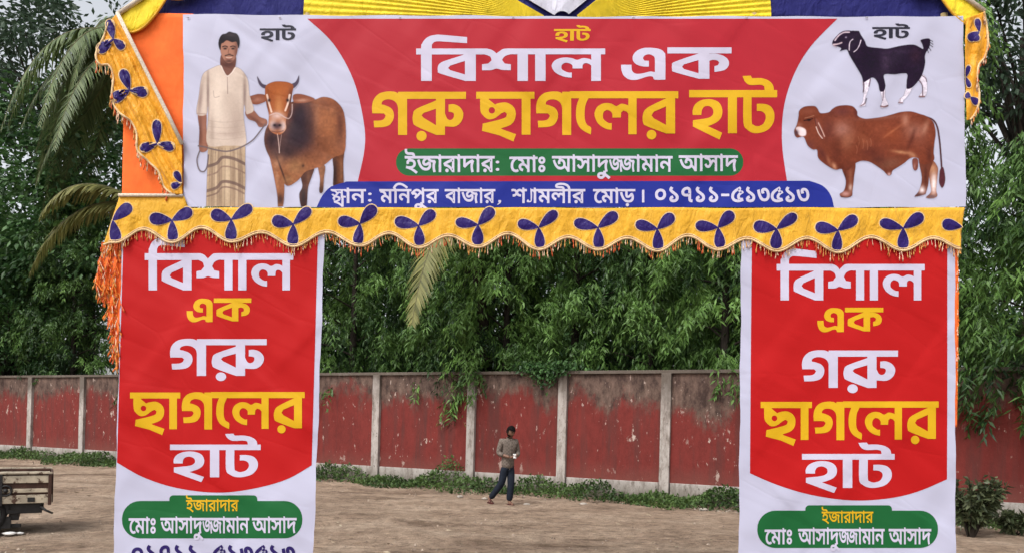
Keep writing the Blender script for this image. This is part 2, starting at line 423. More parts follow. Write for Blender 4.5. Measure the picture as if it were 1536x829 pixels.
# ------------------------------------------------------------------ lettering outlines (1/500 em)
GL={'i':(265,['179 311 176 329 169 341 157 347 139 350 103 350 74 351 52 354 36 360 22 368 10 379 2 394 -3 411 -5 430 -4 443 -3 456 35 454 33 443 33 435 35 415 42 401 51 394 62 389 78 386 100 386 128 386 152 384 171 382 185 376 197 367 205 358 210 345 214 330 215 311', '121 250 157 247 185 237 206 222 221 203 229 183 232 163 225 126 203 98 168 79 118 71 123 76 146 68 171 58 196 45 221 30 246 13 270 -5 247 -32 217 -10 190 8 165 24 140 38 114 49 87 60 57 69 23 77 31 112 48 107 64 104 82 103 104 102 135 104 158 111 175 120 185 133 191 146 193 160 188 183 173 201 151 211 124 215 107 214 95 212 85 207 79 201 75 194 74 185 75 177 77 169 41 162 37 177 35 192 38 209 46 224 59 235 76 243 97 248', '88 233 83 248 73 261 57 271 37 278 49 301 72 295 96 283 112 270 122 254 127 234', '270 311 270 275 -5 275 -5 311']),
'j':(458,['201 32 172 34 144 42 118 56 93 76 71 103 50 138 31 181 15 233 53 243 71 187 91 143 113 110 139 87 169 74 202 70 235 74 258 86 272 106 277 134 276 148 273 161 265 179 295 179 281 165 266 153 250 143 233 135 215 130 196 128 177 130 161 136 148 145 138 158 131 173 129 192 133 214 145 237 165 258 197 277 174 276 149 275 -5 275 -5 311 464 311 464 275 307 275 286 276 268 277 231 259 204 243 186 228 175 214 169 202 168 190 170 178 176 170 184 166 194 164 212 166 228 173 244 183 262 198 305 183 312 158 314 143 315 127 312 103 304 80 289 61 267 45 238 35', '401 103 402 79 405 56 410 32 418 5 381 -4 373 25 367 53 363 82 362 111 363 136 366 159 371 178 378 194 342 197 313 204 288 215 268 230 251 249 238 272 275 280 285 266 296 254 310 244 328 236 349 231 376 230 389 230 403 231 423 196 412 174 406 152 402 129']),
'aa':(133,['138 311 138 275 86 275 86 0 47 0 47 235 40 250 29 264 16 273 -1 275 -5 275 -5 311 3 311 15 309 28 303 39 293 49 280 48 291 47 307 47 344 74 344 85 311']),
'r':(298,['303 311 303 275 251 275 251 0 212 0 194 29 171 55 143 79 111 98 75 113 38 122 19 170 67 197 118 222 170 244 224 262 212 241 212 275 -5 275 -5 311', '212 237 223 223 184 209 143 192 102 173 65 152 93 144 123 132 152 115 179 95 202 71 219 44 215 44 213 67 212 95', '93 -3 81 -1 71 5 65 14 62 26 65 38 71 48 81 54 93 56 104 54 114 48 120 38 123 26 120 14 114 5 104 -1']),
'd':(302,['307 311 307 275 80 275 80 127 73 137 94 158 118 179 145 197 174 214 204 230 238 243 270 211 261 194 255 177 250 160 246 143 244 124 244 103 245 79 248 56 253 32 261 5 224 -4 216 25 210 53 206 82 205 111 205 131 208 150 211 167 216 182 227 205 233 203 204 190 177 175 150 157 124 137 98 113 71 88 41 108 41 275 -5 275 -5 311']),
'H':(219,['39 243 41 262 48 279 59 292 73 303 91 309 110 311 129 309 146 303 160 292 171 279 178 262 180 243 178 224 171 207 160 193 146 183 129 177 110 175 90 177 73 183 59 193 48 207 41 223', '73 243 76 228 84 217 95 209 110 207 124 209 136 217 143 228 146 243 143 257 136 269 124 276 110 279 95 276 84 269 76 257', '39 69 41 88 48 104 59 118 73 128 91 134 110 137 129 134 146 128 160 118 171 105 178 88 180 69 178 49 171 33 160 19 146 9 129 2 110 0 90 2 73 9 59 19 48 33 41 49', '73 69 76 54 84 42 95 35 110 33 124 35 136 42 143 54 146 69 143 83 136 95 124 102 110 104 95 102 84 94 76 83']),
'm':(311,['316 311 316 275 264 275 264 0 225 0 225 68 234 41 216 67 199 90 181 110 161 127 141 137 118 141 101 138 87 131 77 119 74 103 77 87 86 75 101 64 122 56 109 17 85 27 65 40 51 54 41 70 35 86 33 104 36 126 45 144 58 158 75 168 93 174 112 177 140 174 164 166 186 153 204 136 221 116 236 95 227 93 226 116 225 141 225 275 -5 275 -5 311', '150 162 149 156 149 150 111 161 108 187 101 208 89 223 72 234 49 242 19 247 26 283 49 277 71 273 91 267 109 257 123 245 134 229 143 210 148 188']),
'e':(173,['178 311 178 275 168 275 152 270 135 260 117 247 101 230 86 209 74 186 67 160 64 131 67 99 75 74 87 56 102 44 118 37 134 35 155 37 174 46 192 16 178 7 163 2 148 -2 132 -3 102 2 76 14 55 34 38 60 28 93 25 130 28 169 40 204 58 235 82 261 109 280 140 294 108 278 89 276 65 275 -5 275 -5 311']),
'A':(579,['449 311 449 275 399 275 399 0 361 0 344 28 325 52 302 72 279 90 291 123 310 110 331 93 349 74 362 55 361 69 361 82 361 97 361 275 -5 275 -5 311', '188 46 155 50 123 62 93 83 65 116 39 161 15 221 51 233 69 186 89 148 110 119 133 99 159 87 189 84 214 86 233 92 248 103 258 116 263 132 265 150 261 176 249 197 232 211 210 215 196 213 185 208 179 199 177 186 178 177 181 166 143 158 137 177 136 194 138 211 146 225 157 236 172 244 189 248 207 250 234 247 258 237 277 221 291 201 300 176 303 147 300 121 291 97 275 76 252 60 224 49', '172 233 167 248 157 261 142 271 122 278 134 301 156 295 181 283 197 270 207 254 212 234', '584 311 584 275 532 275 532 0 493 0 493 240 484 256 474 267 462 273 449 275 444 275 444 311 449 311 462 309 475 303 486 293 495 280 494 291 493 307 493 344 520 344 531 311']),
's':(341,['346 311 346 275 294 275 294 0 255 0 255 177 267 145 252 163 240 177 229 185 218 188 205 184 192 168 172 134 159 112 147 94 136 80 124 71 110 65 94 64 81 65 68 69 56 76 44 87 31 102 18 122 48 141 60 121 71 109 80 103 90 102 98 103 106 107 114 114 123 125 133 140 145 161 156 177 169 200 181 214 194 222 208 225 223 222 237 215 252 204 268 187 258 187 256 208 255 229 255 275 -5 275 -5 311', '136 136 130 166 125 190 118 207 107 221 92 231 73 238 49 243 19 248 27 286 54 275 80 270 101 264 118 256 132 246 142 233 150 218 155 200 158 178']),
'u':(118,['-143 -133 -157 -132 -173 -127 -187 -120 -200 -109 -208 -94 -211 -76 -206 -53 -192 -35 -168 -23 -137 -20 -107 -22 -77 -31 -48 -44 -19 -62 12 -84 45 -109 22 -136 -10 -110 -39 -89 -66 -73 -91 -61 -115 -54 -140 -52 -155 -53 -167 -59 -173 -67 -176 -77 -173 -88 -166 -96 -155 -101 -143 -102 -126 -100 -113 -94 -103 -86 -96 -75 -91 -63 -88 -51 -86 -30 -86 4 -48 4 -48 -23 -48 -38 -51 -55 -56 -74 -64 -92 -76 -108 -93 -121 -115 -130']),
'n':(302,['307 311 307 275 255 275 255 0 216 0 216 122 224 94 207 115 188 135 168 152 148 165 128 173 108 176 91 173 77 166 67 154 64 137 67 123 75 111 88 101 107 92 88 57 61 71 40 90 27 113 23 139 26 161 35 179 48 193 65 204 83 210 102 212 127 209 150 203 170 192 190 178 208 161 226 142 219 140 217 163 216 186 216 275 -5 275 -5 311']),
'th':(322,['328 311 328 275 275 275 275 0 237 0 216 27 192 52 164 74 132 94 97 109 58 119 46 166 72 148 111 138 146 124 175 108 201 89 221 69 238 49 237 72 237 97 237 344 263 344 275 311', '106 312 134 310 158 302 176 289 190 273 197 253 200 232 192 197 168 169 129 149 79 138 55 143 46 166 84 170 113 178 134 188 149 201 157 216 160 233 156 252 146 266 128 275 105 278 83 275 69 268 61 258 58 247 62 234 67 228 75 223 53 192 36 206 29 215 24 225 20 236 19 249 22 265 29 281 41 294 59 304 80 310']),
'I':(215,['138 311 138 275 86 275 86 0 47 0 47 275 -5 275 -5 311 41 311 25 331 10 352 28 380 47 406 68 428 93 444 122 455 157 459 182 457 207 452 231 444 255 433 279 420 303 404 327 386 353 366 332 339 299 364 269 385 242 401 216 413 190 420 163 422 137 420 115 413 96 401 80 386 66 368 53 347 64 330 80 311']),
'p':(358,['363 311 363 275 311 275 311 0 272 0 272 198 283 166 263 194 246 217 229 237 213 252 198 264 183 272 166 276 149 278 130 276 113 271 97 262 83 251 70 238 58 224 54 223 70 230 87 233 112 229 130 217 140 199 143 178 143 168 141 160 133 163 144 176 156 188 169 200 231 258 255 232 113 98 84 125 125 164 107 143 92 131 104 149 108 160 110 172 108 183 102 192 93 197 80 199 65 197 49 190 11 226 31 251 52 272 73 290 96 303 120 312 146 315 172 312 196 304 218 291 240 273 261 249 284 221 275 223 273 249 272 279 272 344 299 344 310 311']),
'b':(298,['303 311 303 275 251 275 251 0 212 0 194 29 171 55 143 79 111 98 75 113 38 122 19 170 67 197 118 222 170 244 224 262 212 241 212 275 -5 275 -5 311', '212 237 223 223 184 209 143 192 102 173 65 152 93 144 123 132 152 115 179 95 202 71 219 44 215 44 213 67 212 95']),
'sh':(338,['344 311 344 275 291 275 291 0 252 0 252 256 255 266 253 284 252 304 252 344 279 344 291 311', '181 315 199 313 217 307 232 298 246 286 258 271 267 255 265 202 248 234 229 258 206 273 182 278 164 275 150 267 141 254 138 236 142 217 154 203 175 193 207 189 203 150 173 154 149 164 130 177 118 194 110 214 108 237 110 261 118 281 130 296 145 306 162 312', '39 315 59 312 78 306 95 295 109 279 118 258 121 231 119 211 111 192 98 175 80 162 57 153 27 150 24 189 47 191 64 196 76 203 85 213 89 224 91 234 87 252 78 266 61 275 38 278 20 277 -1 273 -5 310 18 314']),
'y':(313,['318 311 318 275 266 275 266 0 227 0 205 26 181 49 153 69 122 85 85 98 42 106 24 152 57 172 91 190 126 207 106 221 82 233 55 243 24 251 40 285 41 275 -5 275 -5 311', '227 275 68 275 57 280 78 273 99 264 120 253 139 240 155 228 168 216 171 188 133 171 95 152 78 142 62 133 57 140 97 132 132 120 162 105 189 86 213 65 235 42 229 40 228 62 227 86']),
'l':(365,['371 311 371 275 318 275 318 0 280 0 280 168 282 155 271 169 259 180 246 187 233 190 217 187 210 183 204 177 200 167 199 154 199 144 200 136 168 133 164 152 157 168 147 180 135 190 121 195 107 197 94 196 84 192 75 186 69 178 65 168 64 158 68 140 79 124 97 111 121 101 107 64 84 72 64 84 47 98 34 116 26 137 23 160 26 181 34 199 47 213 64 224 83 231 104 233 129 231 150 223 168 211 185 192 177 192 184 206 196 217 211 223 226 226 243 224 257 219 271 210 286 199 281 191 280 212 280 234 280 275 -5 275 -5 311']),
'II':(301,['138 275 86 275 86 0 47 0 47 275 -5 275 -5 311 47 311 42 341 30 366 13 385 -8 400 -34 411 -62 419 -93 423 -126 424 -153 423 -177 421 -196 417 -210 412 -218 405 -221 396 -218 388 -209 384 -183 382 -135 382 -111 380 -93 377 -79 371 -68 363 -59 352 -54 340 -51 325 -50 308 -84 308 -87 327 -95 339 -107 345 -127 346 -177 346 -196 347 -213 349 -227 352 -238 357 -249 364 -256 374 -259 384 -261 395 -252 421 -228 441 -187 454 -129 459 -39 450 27 423 70 377 87 311 138 311']),
'rr':(356,['361 311 361 275 178 275 178 186 179 173 183 165 188 160 197 158 206 160 216 164 227 172 239 183 251 198 265 217 295 221 309 197 319 173 326 148 328 123 325 93 314 66 297 44 274 27 244 16 209 12 177 15 147 24 120 39 95 61 71 91 51 129 32 176 15 233 53 243 71 180 92 131 116 94 142 69 172 55 207 50 242 55 268 70 285 93 290 122 288 142 284 160 277 175 268 187 291 196 275 173 260 154 244 140 228 129 213 123 197 121 176 124 166 128 159 134 151 142 145 154 141 171 140 197 140 275 -5 275 -5 311', '182 -75 170 -72 160 -67 154 -57 152 -46 154 -34 160 -24 170 -18 182 -16 193 -18 203 -24 209 -34 212 -46 209 -57 203 -67 193 -73']),
'danda':(189,['97 311 138 311 138 0 97 0']),
'0':(296,['145 46 115 49 89 58 67 73 50 94 40 122 36 157 39 185 48 212 63 236 85 255 114 268 150 272 186 268 215 257 235 239 249 216 257 189 260 160 257 131 248 104 232 80 210 62 181 50', '151 237 131 234 113 227 98 215 86 199 79 179 77 156 78 136 83 118 92 103 105 91 123 83 146 81 167 84 185 91 200 104 211 120 217 139 220 162 218 183 212 202 202 217 189 228 172 234']),
'1':(296,['144 0 107 5 81 18 66 38 62 61 65 80 74 97 91 111 117 122 132 84 118 80 109 75 104 68 103 60 105 51 113 44 125 39 143 38 171 41 191 53 204 70 208 91 207 105 202 117 194 129 182 142 165 156 144 172 116 192 95 209 80 223 70 237 64 250 62 265 64 277 69 290 77 303 89 316 122 298 110 283 106 268 108 256 116 243 135 226 169 202 195 183 215 166 230 149 239 132 245 113 247 91 243 65 233 43 218 24 197 11 172 3']),
'7':(296,['191 151 216 143 196 135 175 129 154 125 134 124 91 129 60 146 41 172 35 206 37 227 45 247 56 265 70 281 88 293 107 303 127 309 149 311 166 310 182 307 196 301 208 292 217 282 224 269 228 252 230 228 230 72 232 52 236 46 242 42 251 40 264 39 260 0 236 2 218 8 205 16 197 27 193 42 191 61', '133 161 153 162 170 165 185 171 202 179 191 169 191 220 189 248 186 258 181 265 168 273 149 275 136 274 123 270 110 263 99 255 90 244 82 232 77 218 76 203 79 183 91 170 110 163']),
'5':(296,['157 0 121 4 89 15 62 32 42 57 29 87 25 124 30 162 47 197 74 229 110 259 155 287 207 315 227 288 219 274 217 260 220 246 229 236 242 230 259 228 263 228 267 228 283 200 257 185 236 171 218 156 206 142 199 127 196 111 199 97 207 84 222 75 246 72 256 72 264 73 281 31 254 18 224 8 191 2', '160 36 187 37 208 40 230 46 197 52 175 67 162 87 158 111 160 130 167 147 178 164 193 180 213 196 238 213 237 201 220 204 207 210 197 219 190 230 185 241 184 254 185 264 188 274 192 267 157 247 126 225 101 202 81 176 69 148 65 119 69 91 79 70 95 54 115 43 137 37']),
'3':(296,['277 148 274 113 266 83 253 57 233 37 207 24 174 20 147 22 123 29 100 42 80 62 61 92 44 131 28 181 15 245 53 255 68 188 84 137 102 100 122 76 145 62 171 58 194 61 211 70 223 84 232 102 236 123 238 148 235 176 229 202 219 224 206 240 191 250 174 254 162 252 153 248 148 240 146 229 148 213 156 195 116 185 110 197 107 210 104 234 106 252 114 267 125 277 139 284 154 288 169 290 201 285 228 270 249 248 264 219 273 185'])}
# ------------------------------------------------------------------ foliage
def unit(a): return a / np.maximum(np.linalg.norm(a, axis=-1, keepdims=True), 1e-9)
def leaves(P, D, L, W, tint, r, fold=0.12, droop=0.0):
    """arrays of leaf blades: two folded triangles each"""
    n = len(P)
    D = unit(D); N = unit(r.normal(size=(n, 3)) + np.array([0, 0, 1.1])); S = unit(np.cross(D, N)); N = np.cross(S, D)
    L = L[:, None]; W = W[:, None]
    T = P + D * L; T[:, 2] -= droop * L[:, 0]
    Md = P + D * L * 0.42 - N * W * fold
    V = np.stack([P, Md + S * W / 2, T, Md - S * W / 2], 1).reshape(-1, 3)
    # lift the sides so that the blade is folded on its midrib
    k = np.arange(n)[:, None] * 4
    Fc = np.concatenate([k + np.array([0, 1, 2]), k + np.array([0, 2, 3])], 0)
    return V, Fc, np.repeat(tint, 4)

def leaf_mesh(name, parts):
    V = np.concatenate([p[0] for p in parts]); off = 0; Fs = []
    for p in parts: Fs.append(p[1] + off); off += len(p[0])
    T = np.concatenate([p[2] for p in parts])
    return npmesh(name, V, np.concatenate(Fs), smooth=False, cols=np.repeat(T[:, None], 3, 1))

M['mast_leaf'] = leaf_mat('mast_tree_leaf', (0.010, 0.034, 0.009), (0.145, 0.275, 0.06), 0.48, 0.2)
M['broad_leaf'] = leaf_mat('broad_leaf', (0.012, 0.042, 0.012), (0.09, 0.19, 0.055), 0.45, 0.2)
M['grey_leaf'] = leaf_mat('far_leaf', (0.020, 0.040, 0.022), (0.060, 0.105, 0.060), 0.55, 0.3)
M['palm_dark'] = leaf_mat('palm_leaflet_dark', (0.034, 0.060, 0.018), (0.17, 0.225, 0.085), 0.5, 0.2)
M['palm_olive'] = leaf_mat('palm_leaflet_olive', (0.085, 0.092, 0.024), (0.27, 0.26, 0.085), 0.55, 0.25)
M['cover_leaf'] = leaf_mat('creeper_leaf', (0.026, 0.056, 0.016), (0.12, 0.20, 0.055), 0.55, 0.25)
M['shrub_leaf'] = leaf_mat('shrub_leaf', (0.030, 0.045, 0.020), (0.13, 0.15, 0.075), 0.45, 0.2)

def mast_crown(seed, H, z0, R, nspray, per=30, bias=.06):
    """columnar tree with hanging sprays of long narrow leaves; local coordinates"""
    r = np.random.default_rng(seed); parts = []; limbs = []
    ncl = nspray // 8
    for c in range(ncl):
        f = (c + r.uniform()) / ncl
        h = z0 + (H - z0) * f ** 0.95
        prof = R * min(1, 0.62 + 1.2 * f) * (1 - max(0, (f - .55) / .45) ** 1.7 * .85)
        az = c * 2.399 + r.normal(0, .5)
        rr = prof * (r.uniform(.05, .45) if c % 4 == 0 else r.uniform(.62, 1.1))
        out0 = np.array([math.cos(az), math.sin(az), 0])
        ctr = np.array([0, 0, h]) + out0 * rr
        base_t = np.clip(r.beta(2.0, 2.2) * .8 + bias, 0, 1)
        for i in range(8):
            a2 = az + r.normal(0, .9)
            out = np.array([math.cos(a2), math.sin(a2), 0])
            length = r.uniform(.55, 1.15)
            start = ctr + r.normal(0, .16, 3)
            t = np.linspace(0.05, 1, per) ** .9
            droop = r.uniform(.55, 1.05)
            curve = start + out * (.55 * length) * (1 - (1 - t[:, None]) ** 2) + np.array([0, 0, -1]) * (droop * length * t[:, None] ** 1.7 - .22 * length * t[:, None])
            side = np.array([-out[1], out[0], 0])
            sg = np.where(np.arange(per) % 2 == 0, 1, -1)[:, None]
            D = side * sg * r.uniform(.25, .9, (per, 1)) + out * r.uniform(0, .6, (per, 1)) + np.array([0, 0, -1]) * r.uniform(.35, 1.1, (per, 1)) + r.normal(0, .2, (per, 3))
            P = curve + r.normal(0, .05, (per, 3))
            tint = np.clip(base_t + r.normal(0, .13) + r.normal(0, .10, per), 0, 1)
            parts.append(leaves(P, D, r.uniform(.13, .235, per), r.uniform(.038, .058, per), tint, r, droop=.15))
        if c % 2 == 0: limbs.append([np.array([0, 0, h - .4]), ctr * .5 + np.array([0, 0, h - .2]) * .5, ctr])
    return leaf_mesh('crown', parts), limbs

def broad_crown(seed, c, size, nclump, per, ll=(.13, .22), lw=(.07, .11), gap=.0):
    r = np.random.default_rng(seed); parts = []; limbs = []
    c = np.array(c)
    for i in range(nclump):
        d = unit(r.normal(size=3)); d[2] = d[2] * .8 + .05
        rr = r.uniform(.35, 1.0) ** .5 * (1 + .22 * math.sin(3 * math.atan2(d[1], d[0]) + seed) + .15 * math.sin(5 * d[2] * 3 + seed))
        cc = c + d * np.array(size) * rr
        cr_ = r.uniform(.35, .75)
        P = cc + r.normal(0, 1, (per, 3)) * np.array([cr_, cr_, cr_ * .55]) * .55
        D = unit(P - cc + d * .2) + np.array([0, 0, -.45]) + r.normal(0, .35, (per, 3))
        tint = np.clip(r.beta(1.7, 2.3) * .75 + r.normal(.1, .12, per), 0, 1)
        parts.append(leaves(P, D, r.uniform(*ll, per), r.uniform(*lw, per), tint, r, droop=.12))
        if i % 5 == 0: limbs.append([c - np.array([0, 0, size[2] * .9]), (c * .6 + cc * .4) - np.array([0, 0, size[2] * .3]), cc])
    return leaf_mesh('crown', parts), limbs

def trunk_mesh(H, r0, limbs, lean=0.0, rl=.035):
    mb = MB()
    n = 7
    mb.tube([Vector((lean * math.sin(k * .7) * .25, lean * math.cos(k * .9) * .2, -.3 + (H + .3) * k / n)) for k in range(n + 1)], [r0 * (1 - .8 * k / n) * (1.25 if k == 0 else 1) for k in range(n + 1)], 9)
    for L in limbs:
        mb.tube([Vector(p) for p in L], [rl * (1 - .75 * k / (len(L) - 1)) for k in range(len(L))], 5, cap=False)
    me = bpy.data.meshes.new('trunk'); me.from_pydata(mb.v, [], mb.f); me.polygons.foreach_set('use_smooth', mb.s); me.update()
    return me

def plant(name, loc, crown, trunk, cm, label, group=None, cat='tree', rot=0.0, scale=1.0):
    root = empty(name, loc, label, cat, group)
    root.rotation_euler = (0, 0, rot); root.scale = (scale, scale, scale)
    for nm, me, m in (('crown', crown, cm), ('trunk', trunk, M['bark'])):
        if me is None: continue
        o = bpy.data.objects.new(nm, me); COL.objects.link(o); o.parent = root
        if not me.materials: me.materials.append(m)
    return root

def gp(px, d, z=0.0):
    p = un(px, 600, d); return Vector((p.x, d, z))

mast = []
for sd, H, z0, R, bi in ((11, 11.5, 2.4, 1.75, .02), (12, 12.5, 2.2, 1.65, .10), (13, 10.5, 2.5, 1.9, .26), (14, 11.5, 2.3, 1.8, -.10)):
    cme, limbs = mast_crown(sd, H, z0, R, 840, 32, bi)
    mast.append((cme, trunk_mesh(H * .96, .15, limbs)))
MG = 'drooping mast trees along the back of the wall'
def wd(px, behind):
    s = wall_s(px); return (WA + WD * s).y + behind
for k, (px, beh, label) in enumerate((
        (108, 2.6, 'dark drooping mast tree behind the wall, just left of the left pillar banner'),
        (262, 1.9, 'drooping mast tree behind the wall, hidden mostly by the left pillar banner'),
        (405, 2.3, 'drooping mast tree behind the wall at the right edge of the left pillar banner'),
        (528, 1.7, 'drooping mast tree over the first full wall panel right of the left pillar banner'),
        (632, 2.7, 'dark drooping mast tree just left of the hanging olive palm frond'),
        (694, 1.2, 'narrow dark mast tree directly behind the hanging olive palm frond'),
        (757, 1.5, 'bright drooping mast tree above and left of the walking man, right of the olive frond'),
        (860, 2.2, 'drooping mast tree above the creeper patch on the wall'),
        (975, 2.0, 'drooping mast tree in the middle of the right half of the gateway opening'),
        (1085, 1.6, 'drooping mast tree behind the wall at the left edge of the right pillar banner'),
        (1215, 1.9, 'drooping mast tree behind the wall, hidden mostly by the right pillar banner'),
        (1350, 1.5, 'drooping mast tree behind the wall near the right edge of the right pillar banner'))):
    d = wd(px, beh); c, t = mast[(0, 3, 1, 0, 3, 0, 2, 1, 0, 2, 3, 1)[k]]
    plant('mast_tree', gp(px, d), c, t, M['mast_leaf'], label, MG, rot=k * 1.3, scale=(.92, 1.06, .98, 1.03)[k % 4] * (.85 if px == 694 else 1))

# overhanging mast tree in front of the wall on the far right
cme, limbs = mast_crown(21, 7.8, 2.35, 1.45, 640, 34)
plant('overhanging_tree', gp(1566, 14.6), cme, trunk_mesh(7.3, .13, limbs), M['mast_leaf'], 'dense tree with hanging leaves before the wall, right of the right pillar banner')

# loose open crowns against the sky
cme, limbs = broad_crown(31, (0, 0, 10.8), (3.0, 3.0, 3.6), 120, 70, (.16, .26), (.07, .11))
plant('open_tree', gp(1530, 23.5), cme, trunk_mesh(11, .2, limbs, .5, .06), M['grey_leaf'], 'tall loose tree with sky showing through its leaves, above the overhanging tree on the right', scale=1.32)
cme, limbs = broad_crown(32, (0, 0, 10.6), (3.4, 3.0, 3.6), 125, 75, (.16, .26), (.07, .11))
plant('open_tree', gp(75, 36), cme, trunk_mesh(11, .22, limbs, .5, .06), M['grey_leaf'], 'tall pale loose tree in the top left corner with sky behind it', scale=1.62)
# broad leaved trees at the left
cme, limbs = broad_crown(33, (0, 0, 5.0), (2.3, 2.0, 3.0), 150, 95)
tb = trunk_mesh(5.5, .17, limbs, .4)
plant('bushy_tree', gp(12, wd(30, 1.9)), cme, tb, M['broad_leaf'], 'bushy broad leaved tree behind the wall at the left edge, beneath the palm fronds', scale=1.12)
cme2, limbs = broad_crown(34, (0, 0, 6.0), (2.6, 2.2, 3.2), 150, 95)
plant('bushy_tree', gp(-90, wd(20, 4.5)), cme2, trunk_mesh(6.4, .18, limbs, .4), M['broad_leaf'], 'bushy broad leaved tree further back, half out of the picture on the left', scale=1.5)

plant('bushy_tree', gp(128, wd(110, 4.5)), cme2, bpy.data.meshes['trunk.004'] if False else trunk_mesh(6.4, .18, [], .4), M['broad_leaf'], 'tall bushy tree behind the palm fronds, beside the orange cloth', scale=1.75, rot=2)
# dark wood further back
cm3, limbs = broad_crown(35, (0, 0, 6.2), (4.0, 3.2, 5.0), 250, 85, (.22, .34), (.10, .15))
tm3 = trunk_mesh(8, .25, limbs, .4, .07)
FG = 'large trees of the wood behind the mast trees'
for k, (px, d, s, label) in enumerate(((60, 36, .82, 'large dark tree deep behind the palm on the left'), (330, 33, 1.0, 'large dark tree deep behind the left pillar banner'),
        (560, 31, 1.0, 'large dark tree deep behind the left half of the gateway opening'), (735, 32, .95, 'large dark tree deep behind the middle of the gateway opening'),
        (905, 30, .95, 'large dark tree deep behind the right half of the gateway opening'), (1060, 29, 1.0, 'large dark tree deep behind the left edge of the right pillar banner'),
        (1260, 29, 1.0, 'large dark tree deep behind the right pillar banner'), (1430, 27, .72, 'large dark tree deep behind the right edge of the gate'), (1580, 29, .62, 'large dark tree deep behind the overhanging tree on the right'))):
    plant('forest_tree', gp(px, d), cm3, tm3, M['broad_leaf'], label, FG, rot=k * 2.1, scale=s)

# ------------------------------------------------------------------ palms
def frond(name, parent, base, d0, length, sag, leaf_l, m, r, twist=0.0, n=84, droopl=.55):
    base = np.array(base); d0 = unit(np.array(d0, float))
    t = np.linspace(0, 1, 16)
    C = base + d0 * length * t[:, None] * (1 - .18 * t[:, None] ** 2) + np.array([0, 0, -1]) * sag * length * t[:, None] ** 2.1
    mb = MB(); mb.tube([Vector(p) for p in C], [.028 * (1 - .85 * a) + .003 for a in t], 6, cap=False)
    ro = mb.build(name, M['palm_stem'], parent)
    tt = np.linspace(.12, .995, n)
    P = np.stack([np.interp(tt, t, C[:, k]) for k in range(3)], 1)
    T = unit(np.gradient(P, axis=0)); up = np.array([0, 0, 1.0])
    S = unit(np.cross(T, up)); parts = []
    for sg in (-1, 1):
        ln = leaf_l * np.sin(np.pi * np.clip(tt * .86 + .12, 0, 1)) ** .6 * r.uniform(.85, 1.1, n)
        D = S * sg * (.85 + twist * sg) + T * .55 + np.array([0, 0, -droopl]) + r.normal(0, .09, (n, 3))
        for q, (a, b) in enumerate(((0, .55), (.55, 1))):      # each leaflet bends once
            Dq = unit(D) + (np.array([0, 0, -.75 * droopl]) if q else 0)
            if q == 0:
                P1 = P + unit(D) * (ln * .55)[:, None]
                w = .052 * leaf_l / .5
                V = np.stack([P - T * w / 2, P + T * w / 2, P1 + T * w * .4, P1 - T * w * .4], 1).reshape(-1, 3)
                k = np.arange(n)[:, None] * 4
                parts.append((V, np.concatenate([k + np.array([0, 1, 2]), k + np.array([0, 2, 3])]), np.repeat(np.clip(r.normal(.45, .22, n), 0, 1), 4)))
                tv = parts[-1][2]
            else:
                P2 = P1 + unit(Dq) * (ln * .45)[:, None]
                V = np.stack([P1 - T * w * .4, P1 + T * w * .4, P2 + T * .003, P2 - T * .003], 1).reshape(-1, 3)
                parts.append((V, parts[0][1], tv))
    me = leaf_mesh('leaflets', parts)
    lo = link('leaflets', me, m, ro)
    return ro
M['palm_stem'] = mat('palm_stem', (0.11, 0.10, 0.045), .6, .3, .3, 8)
def palm(base, H, lean, fr, label, seed, m2):
    r = np.random.default_rng(seed)
    root = empty('palm_tree', base, label, 'palm', None)
    top = Vector(base) + Vector((lean[0], lean[1], H))
    mb = MB(); n = 14
    mb.tube([Vector(base).lerp(top, k / n) - Vector((0, 0, .2 if k == 0 else 0)) for k in range(n + 1)], [.17 + (.018 if k % 2 else 0) - .04 * k / n for k in range(n + 1)], 10)
    mb.build('trunk', M['bark'], root)
    for (d0, L, sag, ll, mk) in fr:
        frond('frond', root, top, d0, L, sag, ll, M[mk], r)
    return root
pd = wd(150, 1.2)
pc = un(222, 78, pd)
fr = [((-1.0, -.35, .55), 3.3, .95, .55, 'palm_dark'), ((-.75, .5, .8), 3.2, .8, .5, 'palm_dark'), ((-.55, -.5, .35), 3.3, 1.05, .55, 'palm_dark'),
      ((-.35, .3, 1.1), 3.0, .6, .5, 'palm_dark'), ((-.22, -.6, .25), 3.0, 1.1, .5, 'palm_dark'), ((-.6, .1, .15), 3.0, 1.0, .5, 'palm_dark'),
      ((.3, .4, .9), 3.0, .8, .5, 'palm_dark'), ((.9, .1, .7), 3.0, .9, .5, 'palm_dark'), ((.8, -.5, .3), 3.0, 1.0, .5, 'palm_dark'), ((-.12, .5, .1), 2.8, 1.0, .5, 'palm_dark'),
      ((-.3, -.2, -.2), 2.6, .8, .5, 'palm_dark'), ((-.9, .3, .9), 3.2, .75, .5, 'palm_dark')]
fr += [((-.5, -.3, .9), 2.7, .95, .5, 'palm_dark'), ((-.8, -.6, .1), 2.6, .9, .5, 'palm_dark'), ((-.4, .1, -.1), 3.1, 1.0, .5, 'palm_dark'), ((-.15, -.7, -.1), 2.8, .9, .5, 'palm_dark'), ((-.3, -.5, .6), 2.6, 1.1, .5, 'palm_dark'), ((-.95, .1, .3), 3.0, 1.05, .55, 'palm_dark'), ((-.6, .4, -.1), 3.2, .9, .5, 'palm_dark')]
fr += [((-.45 - .05 * q, -.5 + .12 * q, .5 - .1 * q), 2.2 + .12 * q, 1.15, .5, 'palm_dark') for q in range(7)]
fr = [(a, L * 1.85, s, l * 1.75, m) for a, L, s, l, m in fr]
palm((pc.x + .9, pd + .3, 0), pc.z, (-.9, -.3), fr, 'tall palm with dark hanging fronds behind the upper left corner of the gate', 5, None)
pc2 = un(222, 312, wd(190, -.2))
